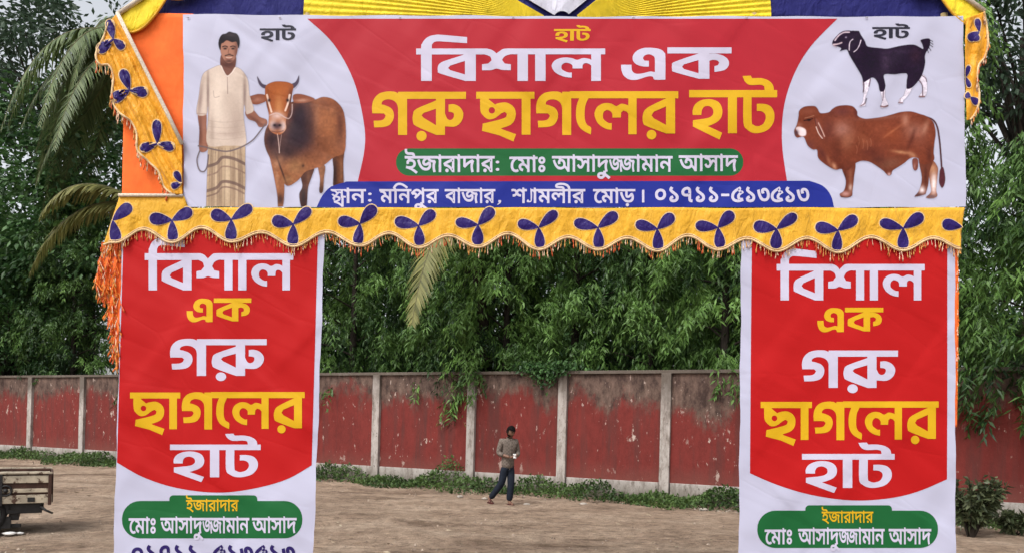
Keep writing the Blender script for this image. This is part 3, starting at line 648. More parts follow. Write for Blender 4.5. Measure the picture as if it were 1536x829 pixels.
fr = [((-1.0, -.30, .28), 3.0, .80, .62, 'palm_olive'), ((-1.0, -.5, .72), 3.1, .62, .62, 'palm_olive'), ((-.7, .7, .7), 2.2, .8, .5, 'palm_dark'),
      ((.5, .6, .9), 2.2, .7, .5, 'palm_dark'), ((.9, -.2, .5), 2.2, .9, .5, 'palm_dark'), ((.1, -.9, .8), 1.4, .9, .5, 'palm_dark')]
fr = [(a, L * 1.5, s, l * 1.5, m) for a, L, s, l, m in fr]
palm((pc2.x + .3, wd(190, 1.0), 0), pc2.z, (-.3, -1.2), fr, 'shorter palm whose two long olive fronds arch out left of the gate', 6, None)
pc3 = un(708, 330, wd(700, -.3))
fr = [((-.30, -.62, .1), 3.4, 1.05, .95, 'palm_olive'), ((.75, -.25, .6), 2.3, .35, .5, 'palm_dark'), ((-.9, .35, .75), 2.3, .45, .5, 'palm_dark'), ((.3, .8, .9), 2.3, .5, .5, 'palm_dark'), ((-.25, .8, .9), 2.2, .5, .5, 'palm_dark')]
palm((pc3.x + .9, wd(700, 3.4), 0), pc3.z, (-.9, -3.7), fr, 'leaning palm behind the banner with one olive frond hanging into the gateway opening', 8, None)

# ------------------------------------------------------------------ low growth along the wall
def cover():
    r = np.random.default_rng(44); n = 48000
    s = r.uniform(S0 + 1, S1 - 1, n)
    w = 0.85 + .35 * np.sin(s * .9) + .25 * np.sin(s * 2.3 + 1)
    w = np.where(s > wall_s(1040), w * .55 + .25, w)
    dn = .13 + np.abs(r.uniform(0, 1, n)) ** 1.1 * (w + .4)
    h = (.27 + .12 * np.sin(s * 1.7) + .09 * np.sin(s * 4.1 + 2)) * np.clip(1.25 - (dn / (w + .5)) ** 1.6, .15, 1)
    bump = .55 * np.exp(-((s - wall_s(688)) / .35) ** 2) + .3 * np.exp(-((s - wall_s(500)) / .3) ** 2) + .3 * np.exp(-((s - wall_s(800)) / .5) ** 2)
    h = np.maximum(.04, h + bump * np.exp(-((dn - .3) / .35) ** 2))
    patch = .5 + .5 * np.sin(s * 1.3 + 2 * dn) * np.cos(s * .37 + 1)
    z = r.uniform(0, 1, n) ** .7 * h
    thin = r.uniform(0, 1, n) < (.35 + .65 * patch) * np.where(dn > w, .5, 1)
    s, dn, z, h = s[thin], dn[thin], z[thin], h[thin]; n = len(s)
    a = np.array(WA); wd_ = np.array(WD); wn_ = np.array(WN)
    P = a + s[:, None] * wd_ + dn[:, None] * wn_ + np.stack([0 * z, 0 * z, z], 1)
    D = r.normal(0, .8, (n, 3)) + wn_ * .5 + np.array([0, 0, .15])
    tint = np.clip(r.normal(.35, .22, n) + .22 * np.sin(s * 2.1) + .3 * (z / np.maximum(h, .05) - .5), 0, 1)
    me = leaf_mesh('ground_cover', [leaves(P, D, r.uniform(.06, .13, n), r.uniform(.035, .07, n), tint, r)])
    tag(link('ground_cover', me, M['cover_leaf']), 'low green creepers and weeds growing along the foot of the wall', None, None, 'stuff')
    # dry litter and grit at the edge of the growth
    n = 900
    s = r.uniform(S0 + 2, S1 - 2, n); dn = 1.15 + r.normal(0, .28, n)
    P = a + s[:, None] * wd_ + dn[:, None] * wn_ + np.array([0, 0, .012])
    D = r.normal(0, 1, (n, 3)) * np.array([1, 1, .12])
    me = leaf_mesh('leaf_litter', [leaves(P, D, r.uniform(.04, .10, n), r.uniform(.03, .06, n), r.uniform(0, 1, n), r)])
    tag(link('leaf_litter', me, leaf_mat('dry_leaf', (.12, .085, .055), (.36, .31, .26), .8, .05)), 'dry leaves and pale scraps scattered along the edge of the growth', None, None, 'stuff')
cover()

def shrub(px, d, H, R, n_st, label, seed):
    r = np.random.default_rng(seed)
    b = gp(px, d); root = empty('shrub', b, label, 'shrub')
    mb = MB(); parts = []
    for i in range(n_st):
        az = r.uniform(0, 6.28); rr = R * r.uniform(.2, 1); h = H * r.uniform(.55, 1)
        e = np.array(b) + np.array([math.cos(az) * rr, math.sin(az) * rr, h]); s = np.array(b) + np.array([math.cos(az) * .05, math.sin(az) * .05, -.05])
        md = s * .5 + e * .5 + np.array([0, 0, .12 * H])
        mb.tube([Vector(s), Vector(md), Vector(e)], [.012, .009, .004], 5, cap=False)
        k = 42; t = r.uniform(.25, 1, k)[:, None]
        P = s * (1 - t) ** 2 + 2 * md * t * (1 - t) + e * t * t
        D = unit(r.normal(0, 1, (k, 3)) + np.array([math.cos(az) * .5, math.sin(az) * .5, .35]))
        parts.append(leaves(P, D, r.uniform(.11, .19, k), r.uniform(.045, .065, k), np.clip(r.normal(.45, .25, k), 0, 1), r, droop=.15))
    mb.build('stem', M['bark'], root)
    link('foliage', leaf_mesh('foliage', parts), M['shrub_leaf'], root)
shrub(1462, 13.3, 1.05, .5, 44, 'rounded shrub with pale leaf tips just right of the right pillar banner', 61)
shrub(1525, 13.6, .42, .4, 12, 'straggly low shrub at the right edge of the picture', 62)

def wall_creeper():
    r = np.random.default_rng(71)
    s = wall_s(822); b = wpt(s, .2, WTOP)
    root = empty('wall_creeper', b, 'patch of creeper spilling over the wall top above the pilaster right of the man', 'creeper')
    n = 900
    ds = r.normal(0, .42, n); z = -np.abs(r.normal(0, .22, n)) * np.exp(-(ds / .5) ** 2) + r.uniform(0, .28, n)
    P = np.array(b) + ds[:, None] * np.array(WD) + r.uniform(-.2, .16, n)[:, None] * np.array(WN) + np.stack([0 * z, 0 * z, z], 1)
    D = r.normal(0, .6, (n, 3)) + np.array(WN) * .5 + np.array([0, 0, -.7])
    link('foliage', leaf_mesh('foliage', [leaves(P, D, r.uniform(.1, .17, n), r.uniform(.045, .08, n), np.clip(r.normal(.42, .25, n), 0, 1), r)]), M['broad_leaf'], root)
    mb = MB()
    for k in range(7):
        a = Vector(b) + WD * r.uniform(-.4, .4) + WN * -.1
        mb.tube([a, a + Vector((0, 0, .15)) + WN * .15, a + WN * .25 + Vector((0, 0, -.35))], [.01, .008, .004], 5, cap=False)
    mb.build('stem', M['bark'], root)
wall_creeper()
# heading letters, traced outlines; (a) x,y in one working grid, (b) pieces of [outer, hole...]
def P_(s):
    a = [float(v) for v in s.split()]; return list(zip(a[::2], a[1::2]))
def rect(x0, y0, x1, y1): return [(x0, y0), (x1, y0), (x1, y1), (x0, y1)]
def circ(x, y, r, n=18): return [(x + r * math.cos(6.28318 * k / n), y + r * math.sin(6.28318 * k / n)) for k in range(n)]
def tf(pieces, fx, fy): return [[[(fx(x), fy(y)) for x, y in lp] for lp in pc] for pc in pieces]
LA = [[P_('385 610 367 588 345 581 330 596 328 630 270 630 268 600 250 582 226 579 206 600 206 635 224 655 246 668 265 668 265 715 221 706 172 672 148 622 150 585 171 551 215 530 262 534 297 551 330 535 366 541 385 555')], [rect(380, 470, 437, 745)]]
KO = None
WORD = {}
WORD['bishal'] = (388, 1694, 153, 377, [
    [P_('422 377 422 152 430 118 450 88 480 68 520 59 560 58 740 74 740 116 560 104 520 106 502 120 496 150 496 377')],
    [rect(388, 153, 880, 194)],
    [P_('727 190 690 205 605 232 560 250 540 272 538 308 556 326 727 377'), P_('727 238 625 270 608 288 625 303 727 333')], [rect(725, 180, 800, 377)],
    [P_('845 153 890 156 920 168 943 187 966 170 1000 154 1090 153 1090 193 1040 193 1000 207 981 232 1000 257 1042 262 1042 303 985 301 943 292 905 302 843 303 843 262 885 257 910 234 898 208 860 194 845 194')],
    [rect(1060, 153, 1694, 193)], [rect(1088, 170, 1160, 377)], [rect(1210, 170, 1282, 377)]]
    + tf(LA, lambda x: 1325 + (x - 147) * 1.17, lambda y: 153 + (y - 447) * .752))
WORD['ek'] = (330, 1093, 145, 366, [
    [P_('330 265 402 265 404 300 418 320 445 328 490 322 530 312 563 316 563 225 550 202 520 193 492 202 481 220 490 236 522 238 522 278 475 276 432 260 411 232 413 200 440 168 490 149 550 149 600 158 628 180 636 210 636 368 563 368 548 348 515 346 470 360 430 370 385 366 348 340 332 300')],
    [rect(650, 145, 1093, 187)], [rect(865, 170, 940, 362)],
    [P_('867 187 700 245 682 268 683 300 700 316 867 362'), P_('867 232 765 262 751 280 765 295 867 325')],
    [P_('935 189 985 189 1040 205 1072 236 1071 275 1040 303 975 315 975 275 1000 268 1008 250 995 236 965 231 935 240')]])
GA = [[P_('262 462 235 451 180 451 130 466 95 505 83 555 85 601 150 601 166 603 178 617 165 640 140 650 94 652 98 698 160 695 205 680 230 642 233 600 215 566 175 546 150 540 150 526 165 511 195 504 230 512 255 536 264 570 300 570 300 470')], [rect(263, 452, 325, 750)]]
BA = [P_('527 500 525 512 390 570 366 610 366 660 390 690 527 750'), P_('527 568 440 598 425 615 440 632 527 684')]
WORD['goru'] = (83, 732, 452, 750, GA + [[rect(315, 452, 732, 501)], BA, [rect(525, 480, 587, 750)], [circ(425, 757, 35)],
    [P_('580 580 592 615 605 640 625 647 643 635 650 612 642 596 612 590 612 540 650 538 690 558 712 595 710 635 690 670 655 692 610 692 580 690')]])
RA = [[P_('642 497 515 560 482 605 482 665 510 690 642 740'), P_('642 552 555 590 540 615 555 635 642 682')], [rect(640, 470, 703, 740)], [circ(540, 748, 33)]]
sh = lambda pcs, dx: tf(pcs, lambda x: x + dx, lambda y: y)
WORD['chhagoler'] = (803, 2199, 452, 748, [[rect(803, 452, 1205, 500)],
    [P_('830 480 832 580 850 615 885 641 930 635 975 602 1000 591 1015 603 1006 628 960 645 848 672 843 722 960 752 1060 795 1078 745 985 712 975 704 1040 680 1070 642 1075 590 1055 550 1010 526 960 530 932 540 890 505 890 480'), circ(911, 580, 22, 12)],
    [rect(1117, 480, 1178, 748)]] + sh(GA, 1134) + [[rect(1450, 448, 2199, 497)]]
    + sh([[P_('45 485 25 540 18 600 25 660 55 710 120 747 122 700 95 680 80 645 78 590 85 540 110 485')]] + LA + RA, 1474))
WORD['hat'] = (800, 1408, 440, 738, [[rect(800, 440, 1408, 490)],
    [P_('825 612 825 575 845 535 890 508 950 503 1005 525 1028 570 1025 620 1000 655 955 680 930 689 1028 735 1010 782 826 692 826 648 920 635 955 620 968 595 960 565 935 550 905 555 888 580 885 612')],
    [rect(1068, 470, 1130, 738)],
    [P_('1175 470 1175 665 1200 712 1240 735 1290 735 1350 710 1385 655 1387 595 1362 552 1320 536 1268 535 1268 585 1300 586 1325 606 1328 640 1310 675 1275 690 1245 680 1232 652 1232 470')],
    [P_('1170 343 1225 340 1235 358 1300 358 1350 375 1380 408 1387 460 1325 460 1318 412 1290 403 1220 405 1185 380')]])

def subdiv(lp, mx):
    out = []
    for (x0, y0), (x1, y1) in zip(lp, lp[1:] + lp[:1]):
        n = max(1, int(math.hypot(x1 - x0, y1 - y0) / mx))
        out += [(x0 + (x1 - x0) * k / n, y0 + (y1 - y0) * k / n) for k in range(n)]
    return out
def dilate(lp, d):
    n = len(lp); out = []
    for i in range(n):
        (x0, y0), (x1, y1), (x2, y2) = lp[i - 1], lp[i], lp[(i + 1) % n]
        ax, ay = x1 - x0, y1 - y0; bx, by = x2 - x1, y2 - y1
        la = math.hypot(ax, ay) or 1; lb = math.hypot(bx, by) or 1
        nx, ny = ay / la + by / lb, -ax / la - bx / lb
        l = math.hypot(nx, ny) or 1; k = min(1.6, 2 / max(l, .6))
        out.append((x1 + nx / l * d * k, y1 + ny / l * d * k))
    return out

def winding(p, lp):
    w = 0
    for (x0, y0), (x1, y1) in zip(lp, lp[1:] + lp[:1]):
        if (y0 > p[1]) != (y1 > p[1]) and p[0] < (x1 - x0) * (p[1] - y0) / (y1 - y0) + x0: w += 1 if y1 > y0 else -1
    return w
def fill(pc):
    """triangles of an outline with holes"""
    vs = []; ed = []
    for lp in pc:
        b = len(vs); n = len(lp)
        vs += [Vector((x * 10, y * 10)) for x, y in lp]; ed += [(b + i, b + (i + 1) % n) for i in range(n)]
    ov, oe, of = geometry.delaunay_2d_cdt(vs, ed, [], 0, 1e-4)[:3]
    flat = [(v.x / 10, v.y / 10) for v in ov]; tris = []
    for t in of:
        c = (sum(flat[i][0] for i in t) / 3, sum(flat[i][1] for i in t) / 3)
        if winding(c, pc[0]) and not any(winding(c, h) for h in pc[1:]): tris.append(tuple(t))
    return flat, tris

def flat_print(name, layers, off, parent, step=.00012, mats=None):
    """flat inked shapes in photo pixels on the gate plane; layers = [(material index, pieces)]; one mesh"""
    V = []; Fs = []; mi = []; k = 0
    for m, pieces in layers:
        for pc in pieces:
            b = len(V); o = off + step * k; k += 1
            flat, tris = fill(pc)
            V += [tuple(G(x, y, o)) for x, y in flat]
            for t in tris:
                a, bb, c = (flat[i] for i in t)
                cw = (bb[0] - a[0]) * (c[1] - a[1]) - (bb[1] - a[1]) * (c[0] - a[0])
                if abs(cw) < 1e-9: continue
                Fs.append(tuple(i + b for i in (t if cw < 0 else t[::-1]))); mi.append(m)
    me = npmesh(name, V, Fs, mi)
    return link(name, me, mats, parent)

def spline(pts, per=8, closed=False):
    pts = [np.array(p, float) for p in pts]; out = []
    n = len(pts)
    for i in range(n if closed else n - 1):
        p0 = pts[i - 1] if (closed or i > 0) else pts[i]; p1 = pts[i]; p2 = pts[(i + 1) % n]
        p3 = pts[(i + 2) % n] if (closed or i + 2 < n) else pts[i + 1]
        for k in range(per):
            t = k / per
            out.append(tuple(.5 * (2 * p1 + (p2 - p0) * t + (2 * p0 - 5 * p1 + 4 * p2 - p3) * t * t + (3 * p1 - p0 - 3 * p2 + p3) * t ** 3)))
    if not closed: out.append(tuple(pts[-1]))
    return out
def soften(lp):
    """round the gentle bends of an outline and keep its sharp corners"""
    n = len(lp)
    if n < 6: return lp
    def sharp(i):
        a, b, c = lp[i - 1], lp[i], lp[(i + 1) % n]
        d = abs((math.degrees(math.atan2(c[1] - b[1], c[0] - b[0]) - math.atan2(b[1] - a[1], b[0] - a[0])) + 180) % 360 - 180)
        return d > 58
    S = [i for i in range(n) if sharp(i)]
    if not S: return spline(lp, 4, True)
    out = []
    for a, b in zip(S, S[1:] + [S[0] + n]):
        run = [lp[k % n] for k in range(a, b + 1)]
        out += (spline(run, 4)[:-1] if len(run) > 3 else run[:-1])
    return out
for _k in WORD:
    WORD[_k] = WORD[_k][:4] + ([[soften(lp) for lp in pc] for pc in WORD[_k][4]],)
def big(word, x0, x1, y0, y1):
    sx0, sx1, sy0, sy1, pcs = WORD[word]
    return tf(pcs, lambda x: x0 + (x - sx0) * (x1 - x0) / (sx1 - sx0), lambda y: y0 + (y - sy0) * (y1 - y0) / (sy1 - sy0))

def gl(k):
    a, loops = GL[k]
    L = []
    for s in loops:
        q = [int(v) for v in s.split()]; L.append(list(zip(q[::2], q[1::2])))
    return a, L
def pieces_of(L):
    """group outlines into outers with their holes"""
    def area(lp): return sum(x0 * y1 - x1 * y0 for (x0, y0), (x1, y1) in zip(lp, lp[1:] + lp[:1])) / 2
    def inside(p, lp):
        c = False
        for (x0, y0), (x1, y1) in zip(lp, lp[1:] + lp[:1]):
            if (y0 > p[1]) != (y1 > p[1]) and p[0] < (x1 - x0) * (p[1] - y0) / (y1 - y0) + x0: c = not c
        return c
    big_ = sorted(L, key=lambda l: -abs(area(l))); out = []
    for lp in big_:
        for o in out:
            if inside(lp[0], o[0]) and (area(lp) > 0) != (area(o[0]) > 0): o.append(lp); break
        else: out.append([lp])
    return out
YA = [[P_('20 344 60 300 60 120 52 60 40 30 10 12 -40 10 -70 24 -62 60 -40 78 -20 64 -8 44 20 40 26 70 20 300')]]
def small(seq, x0, x1, ym, yb, bold=9):
    """seq: list of glyph keys, or (key, dx, sx, sy, dy, advance); fitted between x0..x1 with the head line at ym"""
    pen = 0; pcs = []
    for it in seq:
        k, dx, sx, sy, dy, adv = it if isinstance(it, tuple) else (it, 0, 1, 1, 0, None)
        if k == ' ': pen += 150; continue
        if k == 'ya': a, P = 60, [[lp for lp in pc] for pc in YA]
        elif k == 'dots': a, P = 120, [[circ(60, 60, 38, 12)], [circ(60, 250, 38, 12)]]
        elif k == 'comma': a, P = 110, [[P_('40 70 80 70 95 40 80 -20 30 -70 20 -55 50 -10 40 10')]]
        elif k == 'dash': a, P = 240, [[rect(30, 120, 210, 175)]]
        else:
            a, L = gl(k)
            # outlines run so that the normal points out of the ink for outers and into the counter for holes
            P = pieces_of(L)
            Q = []
            for pc in P:
                def ar(lp): return sum(u0 * v1 - u1 * v0 for (u0, v0), (u1, v1) in zip(lp, lp[1:] + lp[:1]))
                s = 1 if ar(pc[0]) > 0 else -1
                Q.append([dilate(lp, bold * s) for lp in pc])
            P = Q
        pcs += [[[(pen + dx + x * sx, y * sy + dy) for x, y in lp] for lp in pc] for pc in P]
        pen += a * sx if adv is None else adv
    xs = [x for pc in pcs for lp in pc for x, y in lp]
    a, b = min(xs), max(xs)
    return tf(pcs, lambda x: x0 + (x - a) * (x1 - x0) / (b - a), lambda y: yb + (ym - yb) * y / 311.0)
W_ijaradar = ['i', 'j', 'aa', 'r', 'aa', 'd', 'aa', 'r']
W_mo = ['e', 'm', 'aa', 'H']
W_asaduz = ['A', 's', 'aa', ('d', 0, 1, 1, 0, None), ('u', -30, 1.15, 1.1, 0, 0), ('j', 0, .74, 1, 0, 262), ('j', 0, .82, 1, 0, None), 'aa', 'm', 'aa', 'n']
W_asad = ['A', 's', 'aa', 'd']
W_sthan = [('s', 0, .82, .62, 118, 0), ('th', 20, .86, .78, -88, 292), 'aa', 'n']
W_monipur = ['m', ('I', 0, 1, 1, 0, 133), 'n', 'p', ('u', -20, 1.15, 1.1, 0, 0), 'r']
W_bazar = ['b', 'aa', 'j', 'aa', 'r']
W_shyamolir = ['sh', ('ya', 78, 1, 1, 0, 138), 'aa', 'm', 'l', ('II', 0, 1, 1, 0, 133), 'r']
W_mor = ['e', 'm', 'aa', 'rr']
W_phone = ['0', '1', '7', '1', '1', 'dash', '5', '1', '3', '5', '1', '3']

def lozenge(x0, y0, x1, y1, r, n=8):
    out = []
    for cx, cy, a0 in ((x1 - r, y0 + r, -90), (x1 - r, y1 - r, 0), (x0 + r, y1 - r, 90), (x0 + r, y0 + r, 180)):
        out += [(cx + r * math.cos(rad(a0 + 90 * k / n)), cy + r * math.sin(rad(a0 + 90 * k / n))) for k in range(n + 1)]
    return out

# ------------------------------------------------------------------ the printed pictures, as tinted fine meshes
class Picture:
    def __init__(s, x0, y0, x1, y1, res=1.5):
        s.x0, s.y0, s.res = x0, y0, res
        s.nx, s.ny = int((x1 - x0) * res), int((y1 - y0) * res)
        s.X, s.Y = np.meshgrid(x0 + np.arange(s.nx) / res, y0 + np.arange(s.ny) / res)
        s.C = np.zeros((s.ny, s.nx, 3)); s.A = np.zeros((s.ny, s.nx)); s.clip = np.ones_like(s.A)
        s.tx = lambda x, y: (x, y); s.k = 1.0
        s.r = np.random.default_rng(5)
    def crop(s, ox, oy, k): s.tx = lambda x, y: (ox + x / k, oy + y / k); s.k = k
    def over(s, a, col, body=True):
        a = a[..., None]; s.C = s.C * (1 - a) + np.array(col, float) * a
        if body: s.A = 1 - (1 - s.A) * (1 - a[..., 0])
    def mask(s, pts, soft=1.0, smooth=True):
        q = [s.tx(x, y) for x, y in (P_(pts) if isinstance(pts, str) else pts)]
        if smooth: q = spline(q, 5, True)
        q = np.array(q); d2 = np.full(s.X.shape, 1e9); ins = np.zeros(s.X.shape, bool)
        for (ax, ay), (bx, by) in zip(q, np.roll(q, -1, 0)):
            ex, ey = bx - ax, by - ay; wx, wy = s.X - ax, s.Y - ay
            t = np.clip((wx * ex + wy * ey) / max(ex * ex + ey * ey, 1e-9), 0, 1)
            d2 = np.minimum(d2, (wx - ex * t) ** 2 + (wy - ey * t) ** 2)
            if by != ay: ins ^= ((ay > s.Y) != (by > s.Y)) & (s.X < (bx - ax) * (s.Y - ay) / (by - ay) + ax)
        return np.clip(.5 + np.where(ins, 1, -1) * np.sqrt(d2) / soft, 0, 1)
    def poly(s, pts, col, soft=1.0, smooth=True):
        a = s.mask(pts, soft, smooth); s.over(a, col); s.clip = a; return a
    def blob(s, x, y, rx, ry, col, amt=.6, ang=0):
        cx, cy = s.tx(x, y); c, n = math.cos(rad(ang)), math.sin(rad(ang))
        u = ((s.X - cx) * c + (s.Y - cy) * n) / (rx / s.k); v = (-(s.X - cx) * n + (s.Y - cy) * c) / (ry / s.k)
        s.over(np.exp(-(u * u + v * v)) * amt * s.clip, col, False)
    def line(s, pts, w, col, amt=1.0, clip=False, smooth=True):
        q = [s.tx(x, y) for x, y in P_(pts)]
        if smooth and len(q) > 2: q = spline(q, 5)
        d2 = np.full(s.X.shape, 1e9)
        for (ax, ay), (bx, by) in zip(q[:-1], q[1:]):
            ex, ey = bx - ax, by - ay; wx, wy = s.X - ax, s.Y - ay
            t = np.clip((wx * ex + wy * ey) / max(ex * ex + ey * ey, 1e-9), 0, 1)
            d2 = np.minimum(d2, (wx - ex * t) ** 2 + (wy - ey * t) ** 2)
        a = np.clip(.5 + (w / s.k / 2 - np.sqrt(d2)) / 1.0, 0, 1) * amt
        s.over(a * s.clip if clip else a, col, not clip)
    def texture(s, amt, cell):
        for c in (cell, cell * .45):
            g = s.r.normal(0, 1, (int(s.ny / c) + 3, int(s.nx / c) + 3))
            yy = np.arange(s.ny) / c; xx = np.arange(s.nx) / c
            y0 = yy.astype(int); x0 = xx.astype(int); fy = (yy - y0)[:, None]; fx = (xx - x0)[None]
            fy = fy * fy * (3 - 2 * fy); fx = fx * fx * (3 - 2 * fx)
            n = (g[y0][:, x0] * (1 - fy) * (1 - fx) + g[y0 + 1][:, x0] * fy * (1 - fx) + g[y0][:, x0 + 1] * (1 - fy) * fx + g[y0 + 1][:, x0 + 1] * fy * fx)
            s.C = np.clip(s.C * (1 + amt * n[..., None]), 0, 255)
    def build(s, name, off, parent, label=None):
        bgc = np.array([0.45, 0.45, 0.58])
        g_ = s.C.mean(-1, keepdims=True); s.C = g_ + (s.C - g_) * .80; s.C = (s.C - 118) * 1.22 + 118
        L = np.where(s.A[..., None] > 0, np.clip(s.C, 0, 255), 0)
        L = np.clip(lin(L) * 0.86 - .004, 0, 1)
        col = L * s.A[..., None] + bgc * (1 - s.A[..., None])
        idx = np.arange(s.nx * s.ny).reshape(s.ny, s.nx)
        on = s.A > .03
        qm = on[:-1, :-1] | on[1:, :-1] | on[:-1, 1:] | on[1:, 1:]
        q = np.stack([idx[1:, :-1], idx[1:, 1:], idx[:-1, 1:], idx[:-1, :-1]], -1)[qm]
        used = np.unique(q); rm = np.full(s.nx * s.ny, -1); rm[used] = np.arange(len(used))
        a = G(0, 0, off); ux = (G(1, 0, off) - a); uy = (G(0, 1, off) - a)
        px = s.X.ravel()[used][:, None]; py = s.Y.ravel()[used][:, None]
        V = np.array(a) + px * np.array(ux) + py * np.array(uy)
        me = npmesh(name, V, rm[q], cols=col.reshape(-1, 3)[used])
        o = link(name, me, M['print'], parent)
        if label: o['label'] = label
        return o

def pic_man_cow(parent, off):
    # the cow first, then the man and the rope in front
    p = Picture(288, 40, 528, 311)
    p.crop(360, 100, 3.855)
    leg = (120, 72, 48)
    p.poly('450 570 492 575 486 650 480 725 458 725 462 650', (140, 92, 66)); p.blob(470, 720, 20, 40, (60, 42, 42), .7)
    p.poly('538 500 602 460 598 560 598 690 560 690 538 690 540 600', (112, 66, 44)); p.blob(548, 620, 14, 90, (50, 34, 36), .8); p.blob(585, 600, 10, 80, (160, 110, 78), .5)
    p.poly('348 600 428 580 415 640 395 700 384 812 354 812 342 740 360 690', (92, 56, 46)); p.blob(366, 760, 20, 50, (52, 38, 44), .8); p.blob(395, 640, 12, 60, (140, 92, 64), .5)
    p.poly('168 500 210 560 252 640 256 740 247 812 220 812 214 740 190 610', (152, 96, 66)); p.blob(232, 770, 22, 30, (62, 44, 46), .75); p.blob(215, 640, 10, 70, (184, 130, 96), .5)
    p.poly('300 205 360 192 430 192 480 176 540 190 590 240 609 310 613 420 602 500 545 525 480 575 425 592 375 612 335 660 275 692 236 645 178 540 146 470 140 400 165 330 240 230', (150, 90, 58))
    p.blob(500, 215, 90, 30, (118, 66, 46), .6, 8); p.blob(500, 330, 70, 80, (168, 104, 66), .55); p.blob(580, 330, 24, 110, (98, 54, 42), .75); p.blob(470, 470, 90, 60, (122, 70, 46), .6, -15); p.blob(440, 300, 16, 110, (176, 118, 84), .5, 5)
    p.blob(350, 300, 66, 115, (56, 38, 52), .95); p.blob(345, 320, 50, 100, (50, 34, 48), .9); p.blob(330, 400, 70, 60, (50, 34, 48), .8); p.blob(330, 420, 90, 80, (58, 40, 52), .9); p.blob(185, 425, 62, 85, (62, 42, 50), .95); p.blob(270, 490, 75, 60, (64, 44, 50), .9); p.blob(395, 300, 26, 90, (84, 56, 54), .6)
    p.blob(320, 580, 60, 50, (160, 112, 74), .8); p.blob(275, 655, 40, 25, (150, 108, 72), .7); p.blob(215, 560, 26, 50, (170, 120, 88), .65, 30); p.blob(240, 600, 5, 70, (46, 32, 36), .7, -20); p.blob(365, 575, 8, 10, (60, 40, 36), .7)
    p.texture(.03, 9)
    p.poly('155 110 128 98 99 57 108 100 130 124 156 128', (84, 72, 92)); p.poly('296 104 322 88 341 52 340 92 318 122 300 126', (84, 72, 92))
    p.poly('152 168 100 160 30 186 48 208 90 222 130 212 152 198', (140, 80, 58)); p.blob(95, 192, 40, 14, (190, 132, 110), .6); p.blob(60, 188, 30, 10, (96, 54, 44), .5)
    p.poly('308 166 355 160 432 186 405 204 360 212 312 208', (140, 80, 58)); p.blob(360, 196, 36, 9, (196, 150, 130), .7)
    p.poly('150 112 190 90 230 86 280 92 308 112 302 160 292 220 275 280 264 320 266 360 240 390 205 392 172 368 164 330 166 280 152 220 144 160', (166, 88, 46))
    p.blob(230, 130, 60, 40, (190, 104, 50), .6); p.blob(290, 200, 16, 70, (74, 44, 44), .8, 8); p.blob(160, 210, 10, 60, (96, 54, 40), .6); p.blob(225, 230, 24, 60, (206, 140, 84), .7); p.blob(214, 285, 44, 22, (200, 176, 176), .8)
    p.line('156 165 168 215 182 262', 11, (226, 196, 180), .9); p.line('287 165 278 210 262 255', 11, (226, 196, 180), .9)
    p.blob(168, 196, 8, 9, (40, 26, 34), .9); p.blob(276, 196, 8, 9, (30, 22, 30), .9)
    p.blob(190, 340, 26, 34, (222, 206, 206), .85); p.blob(248, 345, 24, 36, (222, 206, 206), .85); p.blob(213, 345, 30, 22, (84, 58, 66), 1.0); p.blob(200, 340, 8, 6, (30, 22, 28), .9); p.blob(230, 340, 8, 6, (30, 22, 28), .9); p.line('184 374 214 380 250 372', 4, (90, 60, 64), .8)
    p.line('172 282 215 270 262 296 285 300 300 270 302 220', 6, (196, 170, 168), .8); p.line('216 392 222 430 228 500', 5, (206, 176, 166), .8); p.line('240 394 232 450 226 500', 3, (206, 176, 166), .6)
    # the man
    p.crop(270, 30, 2.907)
    p.poly('122 540 285 540 286 700 281 822 113 822 118 650', (176, 150, 122), smooth=False)
    for x, w, c, k in ((140, 8, (126, 102, 84), .6), (172, 7, (128, 104, 88), .6), (205, 12, (206, 182, 152), .7), (232, 6, (140, 114, 94), .6), (262, 9, (124, 100, 84), .6), (155, 8, (204, 178, 148), .5), (248, 6, (206, 180, 150), .5)):
        p.blob(x, 690, w, 150, c, k)
    for y, c in ((600, (104, 82, 78)), (706, (112, 88, 82)), (730, (128, 102, 92)), (640, (140, 112, 98))):
        p.line('118 %d 160 %d 186 %d 235 %d 285 %d' % (y + 40, y + 26, y, y + 6, y + 30), 13 if y in (600, 706) else 7, c, .75, True)
    for x in (128, 150, 164, 181, 196, 222, 240, 256, 273): p.line('%d 560 %d 690 %d 815' % (x + (205 - x) * .12, x, x - 2), 2.2, (112, 90, 78), .55, True)
    p.texture(.01, 4)
    sk = (150, 98, 80)
    p.poly('78 408 114 408 116 470 122 545 116 572 90 577 82 550 84 480', sk); p.blob(88, 480, 8, 70, (96, 60, 54), .6); p.blob(106, 520, 8, 60, (172, 118, 96), .5)
    p.poly('284 400 318 392 346 422 378 436 377 462 346 468 328 446 296 432', sk); p.blob(330, 440, 40, 8, (96, 60, 54), .6, 35); p.blob(362, 446, 12, 8, (170, 116, 94), .6)
    p.poly('182 150 240 150 242 205 226 240 205 246 190 225 176 205', (122, 78, 66)); p.blob(210, 195, 34, 14, (84, 50, 46), .7)
    p.poly('176 198 190 222 206 244 226 228 242 206 272 222 296 262 304 330 322 392 300 410 288 408 280 372 278 420 285 480 287 545 240 549 200 549 120 545 121 440 122 380 114 414 72 410 82 330 90 270 104 232 140 210', (196, 176, 162))
